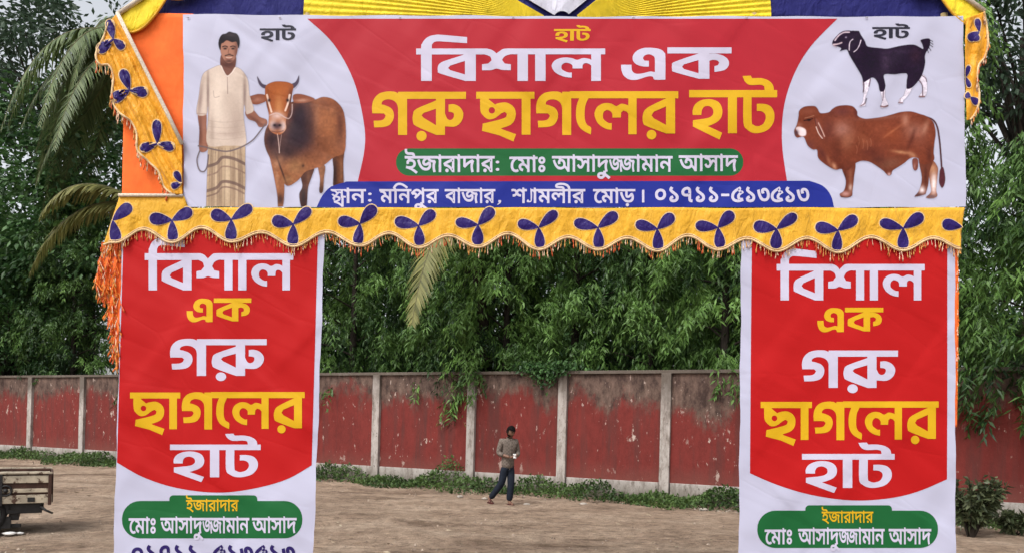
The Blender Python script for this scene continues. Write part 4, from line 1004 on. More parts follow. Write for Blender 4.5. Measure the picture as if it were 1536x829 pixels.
    p.blob(88, 350, 10, 80, (138, 114, 108), .75, 6); p.blob(122, 330, 6, 110, (128, 106, 100), .85); p.blob(282, 330, 8, 80, (132, 110, 104), .85); p.blob(165, 360, 26, 130, (222, 204, 188), .6); p.blob(245, 460, 34, 90, (164, 142, 130), .7); p.blob(140, 480, 10, 60, (160, 138, 126), .6); p.blob(190, 300, 60, 10, (214, 196, 180), .4, 20); p.blob(205, 500, 60, 12, (170, 148, 136), .5); p.blob(300, 350, 10, 60, (172, 150, 140), .5)
    p.line('206 244 207 280 208 322', 3, (146, 122, 116), .9, True); p.line('178 200 192 226 206 246', 4, (224, 208, 200), .8, True); p.line('242 208 226 230 208 246', 4, (224, 208, 200), .8, True); p.line('146 310 150 338 172 334', 2.5, (150, 128, 120), .7, True)
    p.line('74 409 114 412', 5, (158, 132, 122), .8, True)
    for y in (440, 465, 490, 515): p.line('125 %d 200 %d 280 %d' % (y, y + 7, y - 4), 2.5, (166, 144, 132), .5, True)
    p.texture(.008, 4)
    face = p.poly('174 112 184 84 214 74 244 84 253 116 248 150 233 178 213 189 195 178 179 150', (168, 116, 96)); p.blob(246, 135, 10, 50, (106, 66, 58), .7); p.blob(205, 125, 22, 30, (178, 124, 102), .6); p.blob(213, 182, 24, 7, (96, 60, 54), .6)
    p.poly('172 128 167 104 172 80 184 64 200 60 214 52 232 56 248 61 259 80 261 106 255 126 250 108 244 96 226 98 204 90 190 100 180 106 177 130', (44, 34, 42)); p.blob(222, 66, 24, 8, (78, 64, 70), .5)
    p.clip = face
    for x in (197, 231): p.line('%d 118 %d 115 %d 119' % (x - 11, x, x + 10), 4.5, (52, 34, 36), .9); p.blob(x, 126, 7, 4, (34, 24, 28), .95)
    p.line('214 126 210 146 220 149', 3, (110, 70, 60), .7); p.line('197 157 214 153 231 157', 4.5, (52, 34, 34), .9); p.line('202 164 214 166 226 164', 2.6, (222, 200, 192), .8); p.line('199 170 214 174 228 169', 3, (120, 66, 60), .8)
    p.blob(214, 180, 16, 5, (70, 46, 44), .5)
    p.line('372 456 345 492 318 524 282 548 240 566 200 574 150 566 112 556 80 550', 6, (112, 96, 98)); p.line('86 572 74 612 84 654 104 662 118 640 124 590', 6, (112, 96, 98))
    return p.build('picture', off, parent, 'printed picture of a man in a pale shirt and checked lungi leading a brown cow by a rope')

def pic_goat(parent, off):
    p = Picture(1244, 40, 1404, 164); p.crop(1230, 25, 5.718)
    wl = (205, 196, 212)
    for s in ('366 545 432 535 420 610 385 720 392 762 335 772 366 730 372 640', '515 620 558 620 560 690 584 750 575 780 520 780 532 720', '742 612 792 602 762 670 715 722 712 745 672 745 682 710 715 680', '842 540 885 500 916 545 918 640 898 690 850 690 876 640 872 590'):
        p.poly(s, wl)
    brn = (78, 52, 66)
    p.line('372 560 376 600 370 650', 10, brn, .9); p.line('432 535 420 600', 9, brn, .8); p.line('398 705 385 745 350 768', 12, (120, 96, 104), .8); p.line('520 770 550 776 580 766', 13, (120, 86, 88), .9); p.line('545 640 538 720', 7, brn, .7); p.line('675 740 705 742', 12, (120, 96, 104), .85); p.line('690 706 684 736', 7, (130, 106, 114), .8)
    p.line('846 545 876 590 880 680', 8, brn, .85); p.line('866 500 905 530 914 560', 7, brn, .85); p.line('852 688 895 688', 13, (120, 86, 88), .9)
    bk = (48, 32, 56)
    p.poly('104 235 112 205 160 150 200 126 240 121 282 124 330 126 352 160 384 210 402 252 440 264 520 272 580 276 700 250 800 242 858 266 884 278 876 240 864 202 936 190 946 230 934 272 910 310 900 345 902 400 884 480 850 545 796 605 745 620 742 560 742 492 640 498 552 500 556 560 562 600 545 642 512 640 498 580 470 535 440 528 400 552 372 562 352 505 302 420 252 335 232 290 205 290 170 297 178 272 112 248', bk, .9, True)
    p.blob(560, 380, 40, 90, (78, 60, 84), .6); p.blob(430, 400, 60, 80, (38, 24, 48), .5); p.blob(820, 330, 50, 70, (74, 44, 58), .5); p.blob(700, 300, 120, 20, (70, 52, 78), .4)
    for s in ('930 196 965 215', '940 220 968 240', '938 240 966 262', '930 262 950 292', '915 275 930 310'): p.line(s, 7, bk)
    p.line('128 206 160 165 205 138 250 136', 13, (196, 176, 190), .9); p.line('112 242 150 238 185 226', 13, (196, 172, 180), .9); p.line('118 252 140 262', 10, (190, 150, 160), .8)
    p.line('250 290 252 240 262 212 282 196', 8, (214, 200, 214), .9); p.line('290 304 318 282 340 240 350 205', 8, (214, 200, 214), .9)
    p.line('282 124 310 132 332 128', 6, bk); p.blob(222, 180, 8, 7, (200, 190, 210), .7); p.texture(.04, 5)
    return p.build('picture', off, parent, 'printed picture of a black goat with white legs')

def pic_bull(parent, off):
    p = Picture(1184, 152, 1424, 302); p.crop(1170, 140, 4.736)
    p.line('1030 168 1085 190 1116 240 1132 330 1142 440 1150 560', 13, (88, 48, 50)); p.poly('1138 540 1160 528 1174 600 1168 650 1150 674 1130 640 1130 590', (96, 50, 58))
    p.poly('1072 470 1120 525 1118 600 1110 690 1118 728 1090 748 1036 742 1072 700 1062 620 1050 540', (150, 90, 66)); p.blob(1092, 640, 22, 80, (226, 212, 212), 1.0); p.blob(1085, 540, 26, 30, (196, 140, 100), .7); p.blob(1075, 735, 34, 14, (110, 86, 90), .9); p.line('1050 520 1058 600', 6, (70, 36, 34), .6, True)
    p.poly('985 440 1092 440 1062 560 1055 640 1040 700 1026 722 955 736 988 690 1006 600', (120, 66, 50)); p.blob(1008, 688, 26, 28, (222, 204, 206), 1.0); p.blob(985, 726, 32, 12, (96, 70, 74), .9); p.blob(1035, 590, 12, 80, (82, 42, 38), .6)
    p.poly('940 470 978 468 980 530 962 552 944 535', (128, 72, 62)); p.blob(956, 520, 8, 18, (186, 132, 120), .6)
    p.poly('440 520 532 490 526 600 516 690 506 735 440 742 424 716 455 690 466 620', (118, 62, 46)); p.blob(500, 670, 14, 26, (206, 178, 170), .8); p.blob(465, 715, 34, 20, (192, 140, 134), .9); p.line('430 732 470 742 502 734', 6, (86, 56, 56), .8); p.blob(500, 590, 14, 60, (160, 98, 74), .6); p.blob(462, 600, 8, 60, (80, 40, 34), .6)
    p.poly('130 170 136 125 170 98 215 91 250 94 268 112 288 142 345 136 372 112 410 92 470 86 520 96 548 130 552 160 585 178 620 182 680 176 740 166 800 150 850 136 900 130 945 133 1000 150 1035 162 1085 200 1100 240 1106 290 1098 350 1092 420 1094 475 1040 505 1000 500 980 465 930 462 880 500 840 526 800 552 790 580 765 585 735 555 690 522 640 492 590 482 550 492 526 510 480 548 430 540 400 546 365 535 310 500 270 460 262 405 232 402 196 374 166 312 124 318 104 300 100 265 118 225', (128, 64, 44))
    p.blob(440, 130, 80, 36, (110, 58, 56), .7, -5); p.blob(540, 140, 14, 40, (86, 42, 42), .6); p.blob(440, 260, 70, 60, (172, 118, 106), .75); p.blob(560, 560, 300, 60, (80, 40, 34), .5); p.blob(700, 175, 160, 16, (150, 96, 82), .6, -4); p.blob(480, 340, 50, 70, (168, 106, 80), .6, 20); p.blob(340, 260, 40, 90, (106, 54, 46), .7); p.blob(400, 420, 40, 100, (98, 48, 36), .6); p.blob(600, 340, 40, 80, (152, 84, 58), .6, -15); p.blob(700, 250, 90, 40, (146, 76, 52), .6); p.blob(640, 420, 70, 40, (92, 44, 36), .6); p.blob(800, 300, 60, 60, (150, 74, 44), .6); p.blob(800, 270, 8, 80, (184, 110, 72), .5, 55)
    p.blob(890, 190, 26, 46, (196, 138, 116), .6); p.blob(960, 270, 70, 60, (172, 116, 100), .7); p.blob(1030, 250, 20, 60, (196, 146, 124), .5, 20); p.blob(1000, 340, 60, 60, (138, 74, 56), .6); p.blob(930, 340, 16, 100, (96, 46, 36), .6, 20); p.blob(1060, 440, 20, 60, (92, 48, 40), .6); p.blob(860, 420, 60, 12, (194, 136, 96), .75, 8); p.blob(940, 440, 36, 18, (190, 134, 100), .7, 35); p.blob(780, 500, 90, 40, (126, 80, 62), .75, -12); p.blob(700, 470, 50, 30, (90, 48, 42), .6); p.blob(775, 575, 12, 12, (214, 176, 176), .7)
    p.blob(385, 520, 16, 26, (210, 150, 116), .8, -25); p.blob(345, 480, 12, 40, (172, 110, 80), .6, -20); p.blob(300, 430, 20, 60, (94, 48, 46), .6, -25); p.blob(215, 370, 30, 30, (104, 56, 58), .5)
    for x, y, l in ((555, 340, 60), (585, 360, 70), (615, 370, 70), (540, 400, 60), (640, 350, 60)): p.line('%d %d %d %d %d %d' % (x, y - l / 2, x + 8, y, x + 4, y + l / 2), 3.5, (188, 124, 94), .45, True)
    p.texture(.022, 7)
    p.blob(200, 130, 60, 26, (150, 84, 66), .6); p.blob(200, 200, 30, 40, (118, 60, 46), .6); p.poly('112 250 140 238 180 258 186 290 176 304 150 306 128 290', (214, 196, 200), 2.0); p.clip = np.ones_like(p.A); p.blob(160, 262, 14, 12, (232, 216, 220), .5); p.blob(116, 282, 15, 20, (86, 60, 70), 1.0); p.blob(138, 225, 22, 16, (160, 104, 90), .6); p.line('170 196 200 190 232 182', 7, (60, 30, 32), .9); p.blob(205, 192, 12, 7, (30, 18, 22), .9); p.line('176 178 210 170 240 160', 5, (190, 140, 110), .6)
    p.poly('250 182 276 200 300 250 322 310 300 326 272 282 256 240', (138, 76, 62)); p.blob(290, 270, 8, 50, (84, 42, 40), .6, -22); p.line('246 176 262 250 300 330', 5, (70, 36, 34), .6); p.line('256 240 274 286 300 322', 6, (226, 200, 190), .9); p.line('272 212 296 262 316 308', 6, (216, 184, 172), .8)
    return p.build('picture', off, parent, 'printed picture of a reddish brown humped bull')

# ------------------------------------------------------------------ banner sheets
def wavy(lp):
    out = []
    for (x, y) in subdiv(lp, 16):
        out.append((x + .7 * math.sin(y * .045 + x * .01) + .35 * math.sin(y * .13 + 2), y + .6 * math.sin(x * .05 + 1) + .4 * math.sin(x * .016)))
    return out
def sheet(name, pts, off, thick, m, parent, back=None):
    """flat sheet with real thickness whose outline is given in photo pixels"""
    lp = wavy(list(pts)); n = len(lp)
    flat, tris = fill([lp])
    assert len(flat) == n
    V = [tuple(G(x, y, off)) for x, y in lp] + [tuple(G(x, y, off - thick)) for x, y in lp]
    Fs = []
    for t in tris:
        a, b, c = (lp[i] for i in t)
        cw = (b[0] - a[0]) * (c[1] - a[1]) - (b[1] - a[1]) * (c[0] - a[0])
        t = tuple(t) if cw < 0 else tuple(t)[::-1]
        Fs.append(t); Fs.append(tuple(i + n for i in t[::-1]))
    for i in range(n):
        j = (i + 1) % n; Fs.append((i, j, n + j)); Fs.append((i, n + j, n + i))
    me = bpy.data.meshes.new(name); me.from_pydata(V, [], Fs); me.update()
    bm = bmesh.new(); bm.from_mesh(me); bmesh.ops.recalc_face_normals(bm, faces=bm.faces); bm.to_mesh(me); bm.free()
    return link(name, me, m, parent)

mb_root = empty('main_banner', G(861, 311, 0), 'wide red printed banner across the gate top with a man, cattle and goat', 'banner')
sheet('vinyl_sheet', [(275, 22), (560, 23.5), (861, 25), (1445, 25), (1447, 170), (1449, 311), (861, 311), (275, 311)], 0, .004, M['white_ink'], mb_root)
red = [(461, 28.5)] + spline([(461, 28.5), (500, 66), (530, 120), (545, 180), (547, 222), (536, 275)], 6) + [(1181, 275)] + spline([(1181, 275), (1173, 215), (1176, 160), (1191, 112), (1216, 70), (1256, 28.5)], 6)
blue = [(475, 311)] + spline([(475, 311), (484, 293), (497, 280), (520, 272.5)], 5) + spline([(1214, 271.5), (1234, 279), (1246, 293), (1251, 311)], 5)
flat_print('printed_field', [(0, [[red]]), (1, [[lozenge(594, 223, 1115, 264, 20)]]), (2, [[blue]])], .0012, mb_root, mats=[M['red_ink'], M['green_ink'], M['blue_ink']])
C1 = lambda pcs: tf(pcs, lambda x: 540 + x / 4.606, lambda y: 40 + y / 4.606)
C2 = lambda pcs: tf(pcs, lambda x: 860 + x / 4.606, lambda y: 40 + y / 4.606)
for pcs, m in ((C1(WORD['bishal'][4]), 'white_letter'), (C2(WORD['ek'][4]), 'white_letter'), (C1(WORD['goru'][4]), 'yellow_ink'), (C1(WORD['chhagoler'][4]), 'yellow_ink'), (C2(WORD['hat'][4]), 'yellow_ink')):
    flat_print('heading_word', [(0, pcs)], .0022, mb_root, mats=[M[m]])
flat_print('small_word', [(0, big('hat', 389.5, 444, 43, 60.5))], .0022, mb_root, mats=[M['dark_ink']])
flat_print('small_word', [(0, big('hat', 831, 886, 44, 61.5))], .0022, mb_root, mats=[M['yellow_ink']])
flat_print('small_word', [(0, big('hat', 1308.5, 1365, 41, 57.5))], .0022, mb_root, mats=[M['dark_ink']])
for nm, pcs in (('name_word', small(W_ijaradar, 607, 742, 235, 258) + small(['dots'], 743.5, 749, 240, 258)), ('name_word', small(W_mo, 764, 818, 236, 258)), ('name_word', small(W_asaduz, 828, 1009, 235, 257.5)), ('name_word', small(W_asad, 1018, 1107, 234, 256.5)),
        ('address_word', small(W_sthan, 496, 549, 284.5, 304.5) + small(['dots'], 552, 557.5, 288, 304)), ('address_word', small(W_monipur, 569, 658, 284.5, 304.5)), ('address_word', small(W_bazar, 667, 743, 284.5, 304.5) + small(['comma'], 746, 752, 288, 304)),
        ('address_word', small(W_shyamolir, 767, 878, 284.5, 304.5)), ('address_word', small(W_mor, 889.5, 953, 284.5, 304.5) + [[rect(963, 285, 966.5, 304)]]), ('phone_number', small(W_phone, 982.5, 1214, 281.5, 303, 12))):
    flat_print(nm, [(0, pcs)], .0022, mb_root, mats=[M['white_letter']])
pic_man_cow(mb_root, .0016); pic_goat(mb_root, .0016); pic_bull(mb_root, .0016)
# the blue band prints over the cow's feet
flat_print('printed_field', [(0, [[[(476, 311)] + spline([(476, 311), (485, 293), (498, 280), (520, 273)], 5) + [(540, 273), (540, 311)]]])], .0019, mb_root, mats=[M['blue_ink']])
M['metal'] = mat('eyelet_metal', (.5, .5, .5), .3, .6)
for x in (282, 420, 600, 770, 950, 1120, 1300, 1440):
    mb = MB(); c = G(x, 27, .006); mb.tube([c + Vector((-.009, 0, 0)), c + Vector((0, -.004, .004)), c + Vector((.009, 0, 0))], .003, 6); mb.build('eyelet', M['metal'], mb_root)

def pillar(label, outline, redf, shift, rows, lz):
    root = empty('pillar_banner', G((outline[0][0] + outline[1][0]) / 2, 955, 0), label, 'banner')
    sheet('vinyl_sheet', outline, -.004, .004, M['white_ink'], root)
    x0, x1, yb, yt, tx0, tx1 = lz
    loz = lozenge(x0, yb, x1, yb + 56, 27)
    tab = lozenge(tx0, yt, tx1, yt + 26, 6)
    flat_print('printed_field', [(0, [[redf]]), (1, [[loz], [tab]])], -.0026, root, mats=[M['red_deep'], M['green_ink']])
    for k, w in enumerate(('bishal', 'ek', 'goru', 'chhagoler', 'hat')):
        flat_print('heading_word', [(0, big(w, *rows[k]))], -.0016, root, mats=[M['yellow_ink' if k in (1, 3) else 'white_letter']])
    a = rows[5]
    flat_print('name_word', [(0, small(W_ijaradar, *a[0], 7))], -.0014, root, mats=[M['yellow_ink']])
    for k, w in ((1, W_mo), (2, W_asaduz), (3, W_asad)): flat_print('name_word', [(0, small(w, *a[k]))], -.0014, root, mats=[M['white_letter']])
    flat_print('phone_number', [(0, small(W_phone, *a[4], 14))], -.0014, root, mats=[M['navy_ink']])
    return root
pillar('left pillar banner, red and white with stacked lettering, hanging beside the orange tinsel', [(183, 345), (487, 345), (478.5, 600), (470, 829), (467, 940), (167, 940), (170, 829), (177, 600)],
       [(185.5, 345), (477, 345), (473, 500), (467.5, 697)] + spline([(467.5, 697), (430, 718), (380, 732), (325, 738), (265, 731), (215, 715), (175.5, 693)], 6)[1:] + [(178, 600)], 0,
       [(217, 440, 380, 435), (280, 377, 447, 482), (255, 400, 508, 563), (195, 457, 588, 643), (255, 391, 666, 715),
        [(279, 358, 749.5, 765.5), (193, 233.5, 777, 799), (240.5, 374, 776.5, 798.5), (378, 445, 776.5, 798), (197, 443, 818, 843)]], (183, 453.5, 750.5, 742, 254, 386))
pillar('right pillar banner, red and white with stacked lettering, beside the dense hanging leaves', [(1112, 350), (1432, 350), (1433, 600), (1433.5, 829), (1432, 955), (1106, 955), (1108, 829), (1110, 600)],
       [(1128, 350), (1421, 350), (1421, 600), (1420.5, 718)] + spline([(1420.5, 718), (1375, 737), (1330, 747), (1275, 749.5), (1215, 741), (1165, 726), (1125, 709)], 6)[1:] + [(1126.5, 500)], 0,
       [(1165, 1387, 396, 450), (1226, 1325, 461, 497), (1203, 1347, 525, 581), (1141, 1408, 602, 659), (1203, 1342, 680, 731),
        [(1232.5, 1310, 767, 783), (1147, 1188, 794, 815), (1197, 1327, 793, 815), (1333, 1397, 793, 815), (1152, 1397, 834, 859)]], (1136, 1407, 765, 757, 1208, 1338))
# ------------------------------------------------------------------ festival cloth of the gate
def cloth_mat(name, col, rough=.45, sheen=.3, fine=.5, folds=(9, 3)):
    m = mat(name, col, rough, .15, .14, 8, 0, 20, 0, sheen * .3)
    t = m.node_tree; b = t.nodes['Principled BSDF']
    g = t.nodes.new('ShaderNodeNewGeometry'); last = None
    for sc, det, dist in ((folds[0], 3, .035), (folds[0] * 3.2, 4, .012), (230, 2, .0012 * fine)):
        n = t.nodes.new('ShaderNodeTexNoise'); n.inputs['Scale'].default_value = sc; n.inputs['Detail'].default_value = det; n.inputs['Distortion'].default_value = .8
        mp = t.nodes.new('ShaderNodeMapping'); mp.inputs['Scale'].default_value = (1, 1, .55)
        t.links.new(g.outputs['Position'], mp.inputs['Vector']); t.links.new(mp.outputs[0], n.inputs['Vector'])
        bp = t.nodes.new('ShaderNodeBump'); bp.inputs['Strength'].default_value = .8; bp.inputs['Distance'].default_value = dist
        t.links.new(n.outputs['Fac'], bp.inputs['Height'])
        if last is not None: t.links.new(last.outputs[0], bp.inputs['Normal'])
        last = bp
    t.links.new(last.outputs[0], b.inputs['Normal'])
    return m
M['gold'] = cloth_mat('golden_satin', (.66, .35, .028), .42)
M['gold_deep'] = cloth_mat('deep_golden_satin', (.68, .31, .018), .36)
M['orange'] = cloth_mat('orange_cloth', (.80, .145, .028), .75, .1, .2, (2.2, 2))
M['navy'] = cloth_mat('navy_applique', (.020, .009, .105), .4, 0)
M['canopy_navy'] = cloth_mat('navy_canopy_cloth', (.016, .017, .120), .7, 0)
M['yellow'] = cloth_mat('yellow_canopy_cloth', (.78, .60, .03), .6)
M['white_cloth'] = cloth_mat('white_canopy_cloth', (.62, .62, .72), .6)
M['cream'] = mat('cream_piping', (.62, .44, .24), .7, .2, .25, 60)
M['rope'] = mat('white_rope', (.62, .54, .44), .8, .2, .25, 70, .4, 160)
M['tassel_gold'] = mat('gold_thread', (.55, .27, .07), .6, .3, .4, 60)
M['tassel_red'] = mat('red_orange_thread', (.58, .10, .03), .6, .3, .4, 60)
M['tassel_pale'] = mat('pale_thread', (.68, .46, .32), .6, .3, .3, 60)
M['tassel_orange'] = mat('orange_thread', (.78, .18, .02), .6, .3, .4, 60)

def grid_cloth(name, top, bot, off, nu, nv, m, parent, ripple=None, thick=.002):
    """cloth between a top curve and a bottom curve (photo pixels); ripple(px,py,v)->metres towards the viewer"""
    T = np.array(top); B = np.array(bot)
    def samp(A, u):
        d = np.concatenate([[0], np.cumsum(np.linalg.norm(np.diff(A, axis=0), axis=1))]); d /= d[-1]
        return np.stack([np.interp(u, d, A[:, k]) for k in (0, 1)], -1)
    u = np.linspace(0, 1, nu); a = samp(T, u); b = samp(B, u)
    V = []
    for j in range(nv):
        v = j / (nv - 1); q = a * (1 - v) + b * v
        for (x, y) in q: V.append(tuple(G(x, y, off + (ripple(x, y, v) if ripple else 0))))
    i = (np.arange(nv - 1)[:, None] * nu + np.arange(nu - 1)[None]).ravel()
    me = npmesh(name, V, np.stack([i + nu, i + nu + 1, i + 1, i], -1), smooth=True)
    o = link(name, me, m, parent)
    if thick:
        sd = o.modifiers.new('thickness', 'SOLIDIFY'); sd.thickness = thick; sd.offset = 0
    return o

def motif(name, cx, cy, petals, parent, offf, lift=.0):
    """three petals appliqued round one point; petals = [(angle, length, width)]"""
    V = []; Fs = []; mi = []
    for a, L, W in petals:
        for m, grow, lf in ((1, 1.5, .0030), (0, 0.0, .0050)):
            out = []
            n = 26
            for k in range(n):
                t = 2 * math.pi * k / n
                s = (1 - math.cos(t)) / 2                     # 0 at the centre, 1 at the tip
                w = W / 2 * math.sin(t) * (.30 + .75 * s ** .9)
                l = L * s
                g = 1 + grow / (L / 2)
                l = (l - L / 2) * g + L / 2; w *= 1 + grow / (W / 2)
                out.append((cx + l * math.cos(rad(a)) - w * math.sin(rad(a)), cy - l * math.sin(rad(a)) - w * math.cos(rad(a))))
            mx = cx + L * .62 * math.cos(rad(a)); my = cy - L * .62 * math.sin(rad(a))
            b = len(V); V.append(tuple(G(mx, my, offf(mx, my) + lf + lift + (.004 if m == 0 else 0))))
            for ring in (.5, 1.0):
                for (x, y) in out:
                    X = mx + (x - mx) * ring; Y = my + (y - my) * ring
                    V.append(tuple(G(X, Y, offf(X, Y) + lf + lift + (.0025 if (ring < 1 and m == 0) else 0))))
            for k in range(n):
                k2 = (k + 1) % n
                Fs += [(b, b + 1 + k, b + 1 + k2), (b + 1 + k, b + 1 + n + k, b + 1 + n + k2), (b + 1 + k, b + 1 + n + k2, b + 1 + k2)]; mi += [m] * 3
    me = npmesh(name, V, Fs, mi, smooth=True)
    return link(name, me, [M['navy'], M['cream']], parent)

def fringe(pts, offf, parent, mats_w, lmin, lmax, step, r, dens=1.0, wpx=1.6, sway=.15):
    """hanging thread tassels along a line of photo pixels: one part"""
    mb = MB(); P = np.array(pts, float)
    d = np.concatenate([[0], np.cumsum(np.linalg.norm(np.diff(P, axis=0), axis=1))])
    s = 0.0; k = 1 / 191.4
    ms = [m for m, w in mats_w]; ws = np.cumsum([w for m, w in mats_w])
    while s < d[-1]:
        x = np.interp(s, d, P[:, 0]); y = np.interp(s, d, P[:, 1]); s += step * r.uniform(.5, 1.5)
        if r.uniform() > dens: continue
        L = r.uniform(lmin, lmax); q = int(np.searchsorted(ws, r.uniform(0, ws[-1])))
        a = G(x, y - 1, offf(x, y) + r.uniform(0, .006)); dx = r.normal(0, sway) * L; w = wpx * k * r.uniform(.7, 1.2)
        e = G(x + dx, y + L, offf(x, y) + r.uniform(-.006, .01))
        mdp = a.lerp(e, .55) + Vector((r.normal(0, .002), r.normal(0, .002), 0))
        mb.tube([a, mdp, mdp.lerp(e, .45), e], [w * .35, w * .4, w * .95, w * .6], 5, q)
    o = mb.build('fringe', [M[m] for m in ms], parent); o['kind'] = 'stuff'
    return o
def piping(pts, offf, parent, rpx=1.6, m='cream', name='piping', lift=.003):
    mb = MB(); mb.tube([G(x, y, offf(x, y) + lift) for x, y in pts], rpx / 191.4, 6)
    return mb.build(name, M[m], parent)

R5 = np.random.default_rng(55)
# long scalloped valance below the banner
CX = [173, 258, 347, 440, 540, 628, 717, 808, 897, 986, 1077, 1165, 1257, 1355, 1444]
LOW = [362, 362, 361, 368, 367, 370, 369, 373, 373, 375, 373, 375, 377, 374, 372]
def val_bottom(x):
    i = max(0, min(len(CX) - 2, int(np.searchsorted(CX, x)) - 1))
    t = (x - CX[i]) / (CX[i + 1] - CX[i]); base = LOW[i] * (1 - t) + LOW[i + 1] * t
    return base + 2 - 19.5 * (math.sin(math.pi * min(max(t, 0), 1)) ** 2) * (1 + .12 * math.sin(i * 2.3))
def vrip(x, y, v=None):
    v = (y - 310) / 60 if v is None else v
    v = max(0, min(1, v))
    return .012 + v * (.009 * math.sin(x * .071 + 1.0) + .006 * math.sin(x * .143 + y * .02) + .004 * math.sin(x * .31 + y * .05)) + .003 * math.sin(x * .021 + y * .11)
val = empty('scalloped_valance', G(805, 375, 0), 'long golden scalloped valance with navy flowers and fringe beneath the wide banner', 'valance')
xs = np.linspace(155, 1447, 520)
top = []
for x in xs:
    if x < 276: top.append((x + (180 - 155) * (1 - (x - 155) / 121), 293 + (x - 155) / 121 * .5))
    elif x < 282: top.append((x, 293.5 + 18.5 * (x - 276) / 6))
    else: top.append((x, 312 + .7 * math.sin(x * .03)))
bot = [(x, val_bottom(x) if x > 165 else val_bottom(165) + (165 - x) * .35) for x in xs]
bot[-1] = (1438, 374)
bot[-2] = (1438, 373)
grid_cloth('cloth', top, bot, 0, 520, 12, M['gold'], val, lambda x, y, v: vrip(x, y, v))
piping(bot, lambda x, y: vrip(x, y, 1), val, 1.7)
piping([(x, y - 3.2) for x, y in bot[3:-3]], lambda x, y: vrip(x, y, .95), val, .9)
piping([(178, 293), (225, 293.3), (274, 293.6)], lambda x, y: .016, val, 2.6, 'rope', 'hem_cord')
fringe([(x, y + 1.5) for x, y in bot], lambda x, y: vrip(x, y, 1), val, [('tassel_gold', 3), ('tassel_red', 2), ('tassel_pale', 2)], 5, 15, 3.4, R5, .9, 1.0)
for k, cx in enumerate(CX):
    cy = LOW[k] - 31.5
    j = R5.uniform
    pt = [(168 + j(-7, 9), 34 + j(-2, 3), 22 + j(-2, 2)), (36 + j(-9, 14), 34 + j(-2, 3), 22 + j(-2, 2)), (-90 + j(-7, 7), 31 + j(-2, 2), 21 + j(-2, 2))]
    if k == 0: cx = 169; pt = [(40, 36, 24), (-80, 34, 22)]
    if k == len(CX) - 1: cx = 1443; pt = [(170, 30, 22)]
    motif('flower_motif', cx, cy, pt, val, lambda x, y: vrip(x, y))

# gathered valance running down the left side of the banner from the top corner
lv = empty('side_valance', G(178, 25, 0), 'gathered golden valance with navy petals hanging diagonally over the orange cloth at the upper left', 'valance')
rope_l = [(176, 20), (200, 68), (225, 118), (250, 168), (273, 216)]
topl = rope_l + [(273.5, 250), (273.5, 292)]
botl = spline([(163, 34), (156, 55), (144, 82), (150, 97), (163, 98), (170, 115), (168, 148), (178, 168), (196, 182), (205, 200), (206, 225), (222, 242), (238, 258), (246, 280), (258, 291)], 6)
def lrip(x, y, v=None):
    a = (x * .88 + y * .47)
    return .024 + .013 * math.sin((x * .9 - y * .44) * .30 + .8 * math.sin(y * .035)) + .006 * math.sin((x * .9 - y * .44) * .71 + 1.3 * math.sin(y * .06))
grid_cloth('cloth', topl, botl, 0, 130, 40, M['gold_deep'], lv, lambda x, y, v: lrip(x, y))
piping(botl, lrip, lv, 1.7)
piping(rope_l, lambda x, y: .045, lv, 3.2, 'rope', 'hem_cord')
fringe([p for p in botl if p[1] > 84], lrip, lv, [('tassel_gold', 3), ('tassel_red', 2), ('tassel_pale', 3)], 8, 18, 3.2, R5, .85, 1.3)
for cx, cy, pt in ((170, 59, [(103, 30, 17), (218, 30, 21), (-40, 21, 17)]), (194.5, 135.5, [(110, 33, 20), (208, 31, 22), (-8, 27, 20)]), (236, 216, [(92, 36, 18), (197, 27, 18), (-12, 26, 18)]), (272, 275, [(118, 20, 13), (200, 16, 13)])):
    motif('flower_motif', cx, cy, pt, lv, lrip, .003)

# short valance on the right edge
rv = empty('side_valance', G(1462, 25, 0), 'narrow golden valance with navy petals hanging down the upper right edge of the wide banner', 'valance')
lft = [(1449, 28), (1447.5, 60), (1448, 110), (1450, 181)]
rgt = spline([(1476, 18), (1480, 40), (1482, 66), (1477, 86), (1468, 98), (1466, 118), (1469, 142), (1467, 160), (1462, 172), (1455, 180)], 6)
def rrip(x, y, v=None): return .016 + .010 * math.sin(x * .35 + y * .05) + .006 * math.sin(y * .13)
grid_cloth('cloth', lft, rgt, 0, 90, 16, M['gold_deep'], rv, lambda x, y, v: rrip(x, y))
piping(rgt, rrip, rv, 1.6)
fringe(rgt, rrip, rv, [('tassel_gold', 3), ('tassel_red', 3), ('tassel_pale', 3)], 7, 15, 2.8, R5, .9, 1.3)
for cx, cy, pt in ((1469, 48, [(100, 20, 12), (215, 20, 17)]), (1456, 60, [(20, 14, 13)]), (1449, 116, [(75, 18, 9), (-70, 16, 9)]), (1456, 146, [(150, 9, 12), (-40, 15, 14)])):
    motif('flower_motif', cx, cy, pt, rv, rrip, .003)

# orange tinsel hanging beside the left pillar
tv = empty('tinsel_drape', G(165, 365, 0), 'ragged orange fringed drape hanging down the outer edge of the left pillar banner', 'drape')
tl = spline([(153, 364), (152, 380), (147, 402), (144, 425), (152, 440), (161, 452), (163, 475), (167, 498), (170, 520), (174, 540), (176, 552)], 6)
tr_ = [(183, 364), (181, 450), (179, 500), (178, 553)]
def trip(x, y, v=None): return -.02 + .014 * math.sin(x * .5 + y * .04) + .006 * math.sin(y * .21)
grid_cloth('cloth', tr_, tl, 0, 80, 16, M['orange'], tv, lambda x, y, v: trip(x, y))
for q, xo in enumerate((0, 6, 12, 19, 26)):
    ln = [(min(x + xo, 182 - (y - 364) * .02), y) for x, y in tl if x + xo < 181]
    fringe(ln, lambda x, y: trip(x, y) + .012, tv, [('tassel_orange', 4), ('tassel_red', 3), ('tassel_gold', 2), ('tassel_pale', 1.2)], 8, 17, 2.6, R5, .9, 1.25, .28)

